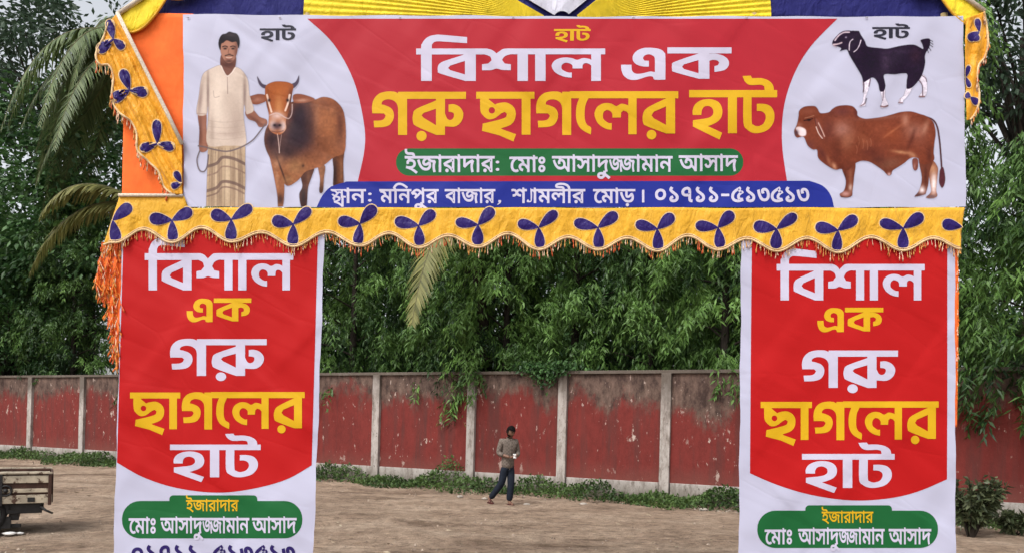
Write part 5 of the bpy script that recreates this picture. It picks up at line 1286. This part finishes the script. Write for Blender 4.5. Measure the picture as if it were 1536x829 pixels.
# strip of orange cloth behind the right pillar's outer edge
ov = empty('edge_drape', G(1434, 372, 0), 'thin orange cloth strip with threads along the outer edge of the right pillar banner', 'drape')
grid_cloth('cloth', [(1425, 366), (1425, 640)], [(1437, 366), (1438, 450), (1437, 560), (1435.5, 640)], -.012, 60, 5, M['orange'], ov, lambda x, y, v: .004 * math.sin(y * .2))
fringe([(1436, 376), (1437, 480), (1435, 600)], lambda x, y: -.01, ov, [('tassel_orange', 3), ('tassel_pale', 2)], 5, 10, 6, R5, .8, 1.0)

# plain orange cloth behind
oc = empty('orange_backcloth', G(230, 292, -.03), 'plain orange cloth stretched over the gate frame left of the man on the banner', 'cloth')
grid_cloth('cloth', [(188, 19), (232, 20), (290, 21)], [(183, 296), (232, 297), (290, 298)], -.035, 30, 40, M['orange'], oc, lambda x, y, v: .004 * math.sin(y * .05 + x * .06) + .006 * math.exp(-((y - 26) / 7) ** 2))

# pleated sunburst above the banner, navy gable cloth behind it
fan = empty('sunburst_cloth', G(843, 27, -.06), 'pleated yellow and white sunburst cloth above the wide banner', 'cloth')
FC = (843, 30)
def sector(a0, a1, R, m, dx=0):
    n = int(abs(a1 - a0) * 2.4) + 2; rr = np.linspace(.035, 1, 14); V = []
    for k in range(n):
        a = rad(a0 + (a1 - a0) * k / (n - 1)); z = ((k % 4) - 1.5) / 1.5
        pl = abs(((k + 2) % 4) - 2) - 1
        for q in rr:
            V.append(tuple(G(FC[0] + dx + R * q * math.cos(a), FC[1] - R * q * math.sin(a), -.05 + .006 * pl * min(1, q * 2.2) + .004 * q)))
    nr = len(rr); i = (np.arange(n - 1)[:, None] * nr + np.arange(nr - 1)[None]).ravel()
    me = npmesh('pleats', V, np.stack([i, i + 1, i + nr + 1, i + nr], -1), smooth=True)
    return link('pleats', me, m, fan)
sector(182, 150, 372, M['yellow'], -16)
sector(149.5, 39, 372, M['white_cloth'])
sector(38.5, -2, 300, M['yellow'], 14)
gab = empty('gable_cloth', G(843, 20, -.1), 'navy cloth filling the gable above the wide banner, behind the sunburst', 'cloth')
grid_cloth('cloth', [(180, 16), (843, -430), (1474, 14)], [(180, 30), (843, 30), (1474, 30)], -.075, 120, 24, M['canopy_navy'], gab, lambda x, y, v: .008 * math.sin(x * .05) * v + .004 * math.sin(x * .13 + y * .05))
gt = empty('gable_trim', G(843, -430, -.02), 'golden scalloped trim with white cord along the sloping gate top', 'valance')
def edge_trim(p0, p1, nsc, depth):
    n = nsc * 16; T = []; B = []
    for k in range(n + 1):
        t = k / n; x = p0[0] + (p1[0] - p0[0]) * t; y = p0[1] + (p1[1] - p0[1]) * t
        d = depth * (.55 + .45 * abs(math.sin(math.pi * nsc * t)))
        T.append((x, y)); B.append((x, y + d))
    rp = lambda x, y, v=0: .004 * math.sin(x * .2) + .01
    grid_cloth('cloth', T, B, -.02, n + 1, 6, M['yellow'], gt, lambda x, y, v: rp(x, y))
    piping(B, lambda x, y: -.01, gt, 1.8, 'gold'); piping(T[::8] + [T[-1]], lambda x, y: 0, gt, 3.4, 'rope', 'hem_cord')
edge_trim((176, 22), (843, -430), 9, 46)
edge_trim((1477, 17), (843, -430), 9, 40)

# bamboo frame that carries it all
fr_ = empty('gate_frame', G(805, 955, -.1), 'bamboo pole frame carrying the banners and cloth of the gate', 'frame')
def pole(p0, p1, r=.032, off=-.075, off1=None):
    a = G(p0[0], p0[1], off); b = G(p1[0], p1[1], off if off1 is None else off1); mb = MB(); n = 10
    mb.tube([a.lerp(b, k / n) for k in range(n + 1)], [r * (1 + (.08 if k % 2 else 0)) for k in range(n + 1)], 9); mb.build('pole', M['bamboo'], fr_)
for x, xb, yb in ((194, 184, 953), (462, 452, 960), (1130, 1125, 978), (1415, 1415, 985)): pole((x, 22), (xb, yb))
for y in (45, 288, 345): pole((188, y), (1428, y + 2), .028, -.11)
for a, b in ((186, 462), (1128, 1418)):
    for y in (600, 860): pole((a, y), (b, y), .024, -.11)
    pole((a + 8, 372), (b - 14, 850), .022, -.14)
pole((180, 26), (843, -424), .03, -.11); pole((1474, 22), (843, -424), .03, -.11); pole((843, -424), (843, 40), .028, -.145)
# ------------------------------------------------------------------ the walking man
def skin(name, nodes, edges, m, parent, sub=2, caps=None):
    me = bpy.data.meshes.new(name)
    me.from_pydata([Vector(p) for p, r in nodes], edges, [])
    o = bpy.data.objects.new(name, me); COL.objects.link(o)
    md = o.modifiers.new('s', 'SKIN'); md.use_smooth_shade = True
    for i, (p, r) in enumerate(nodes):
        v = me.skin_vertices[0].data[i]; v.radius = r if isinstance(r, tuple) else (r, r); v.use_root = (i == 0)
    ss = o.modifiers.new('ss', 'SUBSURF'); ss.levels = sub; ss.render_levels = sub
    bpy.context.view_layer.update()
    dg = bpy.context.evaluated_depsgraph_get()
    out = bpy.data.meshes.new_from_object(o.evaluated_get(dg))
    bpy.data.objects.remove(o)
    out.polygons.foreach_set('use_smooth', [True] * len(out.polygons)); out.materials.clear(); out.name = name
    return link(name, out, m, parent)
M['skin'] = mat('brown_skin', (.165, .085, .056), .5, .35, .12, 20)
M['shirt'] = mat('grey_brown_shirt', (.135, .11, .092), .85, .2, .25, 14, .5, 28)
t = M['shirt'].node_tree
wv = t.nodes.new('ShaderNodeTexChecker'); wv.inputs['Scale'].default_value = 26
wv.inputs[1].default_value = (.21, .17, .145, 1); wv.inputs[2].default_value = (.11, .087, .074, 1)
t.links.new(t.nodes['Geometry'].outputs['Position'], wv.inputs['Vector']) if 'Geometry' in t.nodes else None
mxs = t.nodes.new('ShaderNodeMix'); mxs.data_type = 'RGBA'; mxs.inputs[0].default_value = .5
src = t.nodes['Principled BSDF'].inputs['Base Color'].links[0].from_socket
t.links.new(src, mxs.inputs[6]); t.links.new(wv.outputs[0], mxs.inputs[7]); t.links.new(mxs.outputs[2], t.nodes['Principled BSDF'].inputs['Base Color'])
M['jeans'] = mat('dark_blue_denim', (.010, .014, .024), .85, .2, .3, 18, .4, 30)
M['hair'] = mat('black_hair', (.006, .005, .005), .8, .08, .3, 60, .6, 120)
M['sandal'] = mat('dark_red_sandal', (.075, .018, .018), .6, .3)
M['paper'] = mat('white_plastic', (.75, .74, .72), .4, .4)

mo = un(760.5, 757); mo = Vector((mo.x, mo.y, 0))
man = empty('person', mo, 'walking man in a grey brown shirt and dark jeans, looking down at his hands', 'person')
def Q(x, z, y=0.0): return mo + Vector((x, y, z))      # x picture right, y away from the viewer
pel = Q(-.01, .86)
nodes = [(pel, (.085, .065)), (Q(-.012, 1.02), (.105, .075)), (Q(-.005, 1.22, -.01), (.115, .07)), (Q(.0, 1.37, -.01), (.10, .065)), (Q(.008, 1.45, -.02), .052), (Q(.014, 1.50, -.05), .05),
         (Q(-.165, 1.385), .062), (Q(-.225, 1.12, .02), .043), (Q(-.05, 1.055, -.20), .03),
         (Q(.165, 1.385), .062), (Q(.215, 1.12, .0), .043), (Q(.085, 1.06, -.19), .03),
         (Q(-.08, .80), .07), (Q(-.135, .47, .02), .055), (Q(-.33, .13, .22), .038),
         (Q(.065, .80), .07), (Q(.055, .46, -.06), .055), (Q(.035, .085, -.03), .038),
         (Q(-.335, .045, .17), .034), (Q(-.325, .03, .06), .03), (Q(.045, .04, -.09), .036), (Q(.065, .03, -.19), .03)]
E_ = [(0, 1), (1, 2), (2, 3), (3, 4), (4, 5), (3, 6), (6, 7), (7, 8), (3, 9), (9, 10), (10, 11), (0, 12), (12, 13), (13, 14), (0, 15), (15, 16), (16, 17), (14, 18), (18, 19), (17, 20), (20, 21)]
body = skin('body', nodes, E_, M['skin'], man)
# head, shaped from a sphere, bent down towards the hands
def head():
    bm = bmesh.new(); bmesh.ops.create_uvsphere(bm, u_segments=32, v_segments=24, radius=1)
    for v in bm.verts:
        x, y, z = v.co
        y2 = y; w = .078 * (1 - .18 * max(0, -z) ** 1.5)
        d = .098 * (1 - .10 * max(0, -z))
        X, Y, Z = x * w, y * d, z * .122
        if y < -.35:                                          # face side
            f = (-y - .35) / .65
            Y -= .020 * f * math.exp(-((x / .20) ** 2)) * math.exp(-(((z + .10) / .17) ** 2))        # nose
            Y += .010 * f * (math.exp(-(((x - .36) / .17) ** 2)) + math.exp(-(((x + .36) / .17) ** 2))) * math.exp(-(((z - .12) / .12) ** 2))  # eye sockets
            Y -= .008 * f * math.exp(-((x / .38) ** 2)) * math.exp(-(((z + .46) / .09) ** 2))        # lips
            Y -= .010 * f * math.exp(-((x / .3) ** 2)) * math.exp(-(((z + .82) / .16) ** 2))         # chin
        v.co = (X, Y, Z)
    for s in (-1, 1):                                         # ears
        r = bmesh.ops.create_uvsphere(bm, u_segments=10, v_segments=8, radius=1)
        for v in r['verts']: v.co = Vector((s * .077 + v.co.x * .012, .012 + v.co.y * .020, -.008 + v.co.z * .032))
    me = bpy.data.meshes.new('head'); bm.to_mesh(me); bm.free(); me.polygons.foreach_set('use_smooth', [True] * len(me.polygons))
    return me
HM = Matrix.Translation(Q(.016, 1.60, -.065)) @ Matrix.Rotation(rad(14), 4, 'Z') @ Matrix.Rotation(rad(24), 4, 'X')
hm = head(); hm.transform(HM); link('head', hm, M['skin'], man)
def shell(name, test, grow, m, noise=.0):
    me = head(); bm = bmesh.new(); bm.from_mesh(me)
    bmesh.ops.delete(bm, geom=[v for v in bm.verts if not test(v.co)], context='VERTS')
    rr = random.Random(3)
    for v in bm.verts: v.co = v.co * grow + Vector((rr.gauss(0, noise), rr.gauss(0, noise), rr.gauss(0, noise)))
    bm.to_mesh(me); bm.free(); me.transform(HM); return link(name, me, m, man)
shell('hair', lambda c: (c.z > .045 and c.y < -.02 and abs(c.x) < .09) or (c.y >= -.02 and c.z > -.035 and abs(c.x) < .0785), 1.16, M['hair'], .003)
shell('beard', lambda c: c.y < .03 and c.z < -.040 and abs(c.x) < .079 and not (abs(c.x) < .026 and -.062 < c.z < -.050), 1.05, M['hair'], .002)
mb = MB()
for s in (-1, 1):
    mb.tube([HM @ Vector((s * .044, -.086, .034)), HM @ Vector((s * .028, -.095, .038)), HM @ Vector((s * .014, -.094, .033))], .0045, 6)
    mb.tube([HM @ Vector((s * .038, -.083, .014)), HM @ Vector((s * .018, -.087, .014))], .0055, 6)
mb.build('eyes_and_brows', M['hair'], man)
# clothes
shn = [(Q(-.01, .765, -.005), (.168, .128)), (Q(-.01, .95), (.150, .115)), (Q(-.005, 1.2, -.01), (.163, .12)), (Q(.0, 1.37, -.01), (.135, .10)), (Q(.008, 1.44, -.015), .07),
       (Q(-.17, 1.39), .078), (Q(-.232, 1.13, .02), .064), (Q(-.155, 1.088, -.10), .054), (Q(.17, 1.39), .078), (Q(.222, 1.13, 0), .064), (Q(.165, 1.09, -.10), .054)]
skin('shirt', shn, [(0, 1), (1, 2), (2, 3), (3, 4), (3, 5), (5, 6), (6, 7), (3, 8), (8, 9), (9, 10)], M['shirt'], man)
mb = MB()
mb.tube([Q(-.05, 1.475, .0), Q(-.045, 1.455, -.065), Q(.01, 1.42, -.105)], .012, 6); mb.tube([Q(.066, 1.475, .0), Q(.062, 1.455, -.06), Q(.01, 1.42, -.105)], .012, 6)
mb.tube([Q(.01, 1.42, -.108), Q(.0, 1.2, -.135), Q(-.005, .98, -.122), Q(-.01, .78, -.115)], .008, 6)
mb.build('collar', M['shirt'], man)
jn = [(Q(-.01, .87), (.100, .08)), (Q(-.08, .79), .098), (Q(-.135, .47, .02), .082), (Q(-.322, .125, .205), .07), (Q(.065, .79), .098), (Q(.056, .46, -.06), .082), (Q(.036, .085, -.03), .074)]
skin('trousers', jn, [(0, 1), (1, 2), (2, 3), (0, 4), (4, 5), (5, 6)], M['jeans'], man)
def hand(c, side):
    """palm, four unequal curled fingers and a thumb, held out in front"""
    nd = [(c + Vector((-side * .045, .03, .0)), .026), (c, (.034, .018)), (c + Vector((side * .035, -.025, .0)), (.036, .016))]; ed = [(0, 1), (1, 2)]
    for k, L in enumerate((.060, .068, .064, .05)):
        b = c + Vector((side * .035, -.03, .027 - .018 * k)); i = len(nd)
        nd += [(b, .009), (b + Vector((side * L * .45, -L * .35, -.002)), .0085), (b + Vector((side * L * .75, -L * .05, -.004)), .0075)]
        ed += [(2, i), (i, i + 1), (i + 1, i + 2)]
    i = len(nd); nd += [(c + Vector((side * .005, -.028, .03)), .011), (c + Vector((side * .03, -.05, .048)), .009)]; ed += [(1, i), (i, i + 1)]
    return skin('hand', nd, ed, M['skin'], man, 1)
hand(Q(-.012, 1.055, -.232), 1); hand(Q(.075, 1.06, -.222), -1)
for c, d in ((Q(-.335, 0, .17), Vector((.10, -.99, 0))), (Q(.04, 0, -.06), Vector((.18, -.98, 0)))):
    z0 = .028 if c.y > mo.y else 0.0
    mb = MB(); s = Vector((d.y, -d.x, 0)); out = []
    for t, w in ((-.085, .028), (-.06, .038), (0, .036), (.07, .044), (.12, .040), (.15, .022)): out.append((t, w))
    up = Vector((0, 0, 1)); pts = [c + d * t + s * w for t, w in out] + [c + d * t - s * w for t, w in out[::-1]]
    n = len(pts); mb.add([p + up * (z0 + .002) for p in pts] + [p + up * (z0 + .026) for p in pts], [tuple(range(n))[::-1], tuple(range(n, 2 * n))] + [(i, (i + 1) % n, n + (i + 1) % n, n + i) for i in range(n)])
    mb.tube([c + d * .07 + s * .046 + up * (z0 + .02), c + d * .06 + up * (z0 + .075), c + d * .07 - s * .046 + up * (z0 + .02)], .012, 6)
    mb.tube([c + d * .0 + s * .040 + up * (z0 + .02), c + d * .0 + up * (z0 + .085), c + d * .0 - s * .040 + up * (z0 + .02)], .010, 6)
    mb.build('sandal', M['sandal'], man)
TURN = rad(24); man.rotation_euler = (0, 0, TURN)
cp_ = mo + Matrix.Rotation(TURN, 3, 'Z') @ (Q(.032, 1.085, -.27) - mo)
mb = MB(); mb.box(cp_, (.066, .012, .10), 0, Matrix.Rotation(TURN, 3, 'Z') @ Matrix.Rotation(rad(-18), 3, 'X'))
o = mb.build('card', M['paper'], None, cp_, bevel=.003); tag(o, 'small white card held in the hands of the walking man', 'card')

# ------------------------------------------------------------------ flatbed cargo cart at the left edge
M['cart_cream'] = mat('worn_cream_paint', (.42, .36, .27), .6, .4, .35, 5, .3, 25)
t = M['cart_cream'].node_tree
nz = t.nodes.new('ShaderNodeTexNoise'); nz.inputs['Scale'].default_value = 11; nz.inputs['Detail'].default_value = 8; nz.inputs['Roughness'].default_value = .7
gg = t.nodes.new('ShaderNodeNewGeometry'); t.links.new(gg.outputs['Position'], nz.inputs['Vector'])
rr_ = t.nodes.new('ShaderNodeValToRGB'); rr_.color_ramp.elements[0].position = .54; rr_.color_ramp.elements[1].position = .61; t.links.new(nz.outputs['Fac'], rr_.inputs['Fac'])
mx_ = t.nodes.new('ShaderNodeMix'); mx_.data_type = 'RGBA'; bb_ = t.nodes['Principled BSDF']
t.links.new(rr_.outputs[0], mx_.inputs[0]); t.links.new(bb_.inputs['Base Color'].links[0].from_socket, mx_.inputs[6]); mx_.inputs[7].default_value = (.07, .035, .022, 1); t.links.new(mx_.outputs[2], bb_.inputs['Base Color'])
M['cart_brown'] = mat('dark_brown_panel', (.055, .026, .018), .7, .3, .5, 9, .3, 25)
M['iron'] = mat('black_iron', (.014, .013, .013), .6, .4, .4, 14, .3, 30)
M['rubber'] = mat('tyre_rubber', (.016, .015, .015), .9, .2, .3, 20, .4, 40)
M['wheel_rim'] = mat('dull_rim', (.28, .27, .26), .45, .5, .2, 20)
cd = 10.75
ck = cd / F
corner = un(79, 712, cd)                                     # top right corner of the near side
c0 = Vector((corner.x, cd, 0))
cart = empty('cargo_cart', c0, 'worn cream and brown flatbed cargo cart parked at the left edge of the lot', 'cart')
cart.rotation_euler = (0, 0, rad(32))
def CP(dx, dy, z): return c0 + Vector((dx, dy, z))
def zz(py): return un(40, py, cd).z
zt, zb = zz(706), zz(752)
BL, BW = 2.2, 1.15
def cbox(name, x0, x1, y0, y1, z0, z1, m, bevel=.006):
    mb = MB(); mb.box(CP((x0 + x1) / 2, (y0 + y1) / 2, (z0 + z1) / 2), (abs(x1 - x0), abs(y1 - y0), abs(z1 - z0)), 0); return mb.build(name, M[m], cart, bevel=bevel)
h = zt - zb
for y0, s in ((0, -1), (BW, 1)):
    cbox('side_panel', -BL, -.03, y0 + (.012 if s < 0 else -.045), y0 + (.045 if s < 0 else -.012), zb + .02, zt - .02, 'cart_brown')
    for z0, z1, q in ((zt - .028, zt, .02), (zt - .155, zt - .05, .008), (zb + h * .34, zb + h * .47, .006), (zb, zb + h * .27, .014)):
        cbox('rail', -BL, .0 if q > .01 else -.045, y0 - q if s < 0 else y0 - .012, y0 + .012 if s < 0 else y0 + q, z0, z1, 'cart_cream')
    for x in (-.03, -.62, -1.25, -1.9):
        cbox('post', x - .022, x + .022, y0 - .028 if s < 0 else y0 - .0115, y0 + .0115 if s < 0 else y0 + .028, zb - .03, zt - .031, 'cart_brown' if x == -.03 else 'iron')
cbox('tailboard', -.02, .012, .05, BW - .05, zb, zt - .03, 'cart_brown')
cbox('tailboard', -BL - .01, -BL + .02, .05, BW - .05, zb, zt - .03, 'cart_brown')
cbox('bed_floor', -BL + .03, -.03, .06, BW - .06, zb + .03, zb + .06, 'iron')
cbox('top_board', -BL + .03, -.03, .07, BW - .07, zt - .10, zt - .06, 'cart_cream')
for q, (x, z) in enumerate(((-.56, zz(733)),)):
    mb = MB(); n = 22; cc = CP(x, -.012, z)
    ring = [cc + Vector((.070 * math.cos(6.2832 * k / n), 0, .070 * math.sin(6.2832 * k / n))) for k in range(n + 1)]
    mb.tube(ring, .016, 7, 0, False); mb.tube([cc + Vector((0, .01, 0)), cc + Vector((0, -.018, 0))], [.034, .026], 12); mb.build('ring_badge', M['iron'], cart)
cbox('hook_plate', -.30, -.21, -.024, -.0145, zb + .02, zb + .085, 'iron')
cbox('chassis_beam', -BL + .1, -.10, .20, .30, zb - .13, zb - .004, 'iron'); cbox('chassis_beam', -BL + .1, -.10, BW - .30, BW - .20, zb - .13, zb - .004, 'iron')
cbox('skirt', -.60, -.12, .05, .16, zb - .15, zb - .004, 'iron')
cbox('cross_beam', -.52, -.40, .1, BW - .1, zb - .25, zb - .131, 'iron')
mb = MB(); mb.tube([CP(-.14, .03, zb - .05), CP(-.07, -.01, zb - .11), CP(.015, -.02, zb - .155)], [.018, .018, .014], 7); mb.build('step_bracket', M['iron'], cart)
mb = MB(); mb.box(CP(-.66, .12, zb - .28), (.34, .12, .16), 0); mb.box(CP(-.47, .13, zb - .33), (.2, .05, .05), 0); mb.build('spring_block', M['iron'], cart, bevel=.01)
mb = MB(); mb.tube([CP(-.84, .02, .30), CP(-.84, BW - .02, .30)], .03, 8); mb.build('axle', M['iron'], cart)
mb = MB(); mb.tube([CP(-.56, .1, zb - .3), CP(-.60, .08, .13), CP(-.64, .05, .03)], .012, 6); mb.build('stand_rod', M['iron'], cart)
for y in (.09, BW - .09):
    w = MB(); n = 30; prof = [(-.05, .225), (-.058, .26), (-.045, .292), (0, .302), (.045, .292), (.058, .26), (.05, .225)]
    for k in range(n):
        a = 6.28318 * k / n
        for (q, r_) in prof: w.v.append(tuple(CP(-.84 + r_ * math.cos(a), y + q, .30 + r_ * math.sin(a))))
    for k in range(n):
        for j in range(7): w.f.append((k * 7 + j, ((k + 1) % n) * 7 + j, ((k + 1) % n) * 7 + (j + 1) % 7, k * 7 + (j + 1) % 7)); w.m.append(0); w.s.append(True)
    wheel = w.build('wheel', M['rubber'], cart)
    mb = MB(); mb.tube([CP(-.84, y - .035, .30), CP(-.84, y - .02, .30), CP(-.84, y + .035, .30)], [.215, .228, .228], 28); mb.tube([CP(-.84, y - .06, .30), CP(-.84, y + .05, .30)], .05, 12); mb.build('rim', M['wheel_rim'], wheel)
    mg = MB()
    for k in range(13):
        a = rad(10 + 160 * k / 12)
        for q in (-.075, .075): mg.v.append(tuple(CP(-.84 + .34 * math.cos(a), y + q, .30 + .34 * math.sin(a))))
    for k in range(12): mg.f.append((2 * k, 2 * k + 1, 2 * k + 3, 2 * k + 2)); mg.m.append(0); mg.s.append(True)
    o = mg.build('mudguard', M['iron'], cart); sd = o.modifiers.new('t', 'SOLIDIFY'); sd.thickness = .006
# front fork and wheel of the cart (out of the picture on the left)
mb = MB(); mb.tube([CP(-BL, BW / 2, zb - .1), CP(-BL - .7, BW / 2, zb + .1), CP(-BL - .95, BW / 2, .3)], .03, 8); mb.build('fork', M['iron'], cart)
# ------------------------------------------------------------------ small scraps
def crumple(name, c, r, m, label, cat, seed, sq=.5):
    bm = bmesh.new(); bmesh.ops.create_icosphere(bm, subdivisions=3, radius=r); rr = random.Random(seed)
    ph = [(Vector((rr.gauss(0, 1), rr.gauss(0, 1), rr.gauss(0, 1))).normalized() * rr.uniform(2, 7) / r, rr.uniform(0, 6)) for _ in range(7)]
    for v in bm.verts:
        k = 1 + sum(.10 * abs(math.sin(v.co.dot(d) + p)) for d, p in ph) - .3
        v.co = Vector((v.co.x * k * 1.3, v.co.y * k, v.co.z * k * sq))
    me = bpy.data.meshes.new(name); bm.to_mesh(me); bm.free(); me.transform(Matrix.Translation(Vector(c) + Vector((0, 0, r * sq * .85))))
    return tag(link(name, me, m, None, c), label, cat)
p = un(14, 801); crumple('plastic_bag', (p.x, p.y, 0), .06, M['paper'], 'crumpled white plastic bag on the dirt beneath the cart', 'bag', 1, .35)
p = un(30, 800); crumple('plastic_bag', (p.x, p.y, 0), .035, M['paper'], 'smaller white scrap of plastic just right of the crumpled bag under the cart', 'litter', 2, .4)
M['stone'] = mat('pale_stone', (.34, .30, .26), .9, .2, .3, 12, .5, 30)
SL = ['stone on the dirt just left of the walking man, by his trailing foot', 'stone near the feet of the walking man, to their right', 'pale stone at the weed edge below the creeper patch on the wall', 'flat stone at the weed edge left of the right pillar banner',
      'broken stone at the foot of the rounded shrub on the right', 'small pale stone right of the rounded shrub', 'stone at the edge of the weeds beneath the second white pilaster']
for k, (x, y, r) in enumerate(((727, 748, .045), (790, 757, .05), (875, 757, .06), (1055, 765, .06), (1447, 792, .07), (1482, 793, .06), (690, 745, .05))):
    p = un(x, y); o = crumple('stone', (p.x, p.y, -.01), r, M['stone'], SL[k], 'stone', 20 + k, .6); o['group'] = 'stones along the edge of the weeds'

# loose grit, clods and straw on the lot
def grit():
    r = np.random.default_rng(81); n = 2600
    d = 9 + 12 * r.uniform(0, 1, n) ** 1.4; x = (r.uniform(-1, 1, n)) * (d * .78)
    wl = np.array([(WA + WD * wall_s(768 + F * a / b)).y - .5 for a, b in zip(x, d)])
    ok = d < wl; d, x = d[ok], x[ok]; n = len(d)
    R = .006 + .022 * r.uniform(0, 1, n) ** 4
    base = np.array([(1, 0, -.3), (.31, .95, -.3), (-.81, .59, -.3), (-.81, -.59, -.3), (.31, -.95, -.3), (.1, .1, .75)])
    V = np.stack([x, d, np.full(n, .006)], 1)[:, None] + base[None] * r.uniform(.6, 1.3, (n, 6, 1)) * R[:, None, None]
    fc = np.array([(0, 1, 5), (1, 2, 5), (2, 3, 5), (3, 4, 5), (4, 0, 5)])
    Fc = (np.arange(n)[:, None, None] * 6 + fc[None]).reshape(-1, 3)
    t = np.repeat(np.clip(r.beta(2, 2, n), 0, 1), 6)
    me = npmesh('grit', V.reshape(-1, 3), Fc, cols=np.repeat(t[:, None], 3, 1))
    tag(link('grit', me, leaf_mat('clod', (.11, .075, .055), (.46, .37, .29), .9, 0)), 'loose grit and clods of dirt scattered over the lot', None, None, 'stuff')
    n = 700
    d = 9.2 + 11 * r.uniform(0, 1, n) ** 1.3; x = r.uniform(-1, 1, n) * d * .75
    P = np.stack([x, d, np.full(n, .014)], 1); D = r.normal(0, 1, (n, 3)) * np.array([1, 1, .06])
    me = leaf_mesh('straw', [leaves(P, D, r.uniform(.04, .16, n), r.uniform(.006, .03, n), r.uniform(0, 1, n), r)])
    tag(link('straw', me, leaf_mat('straw_and_leaf', (.14, .095, .06), (.50, .42, .30), .9, 0)), 'bits of straw and dry leaf lying on the dirt', None, None, 'stuff')
grit()
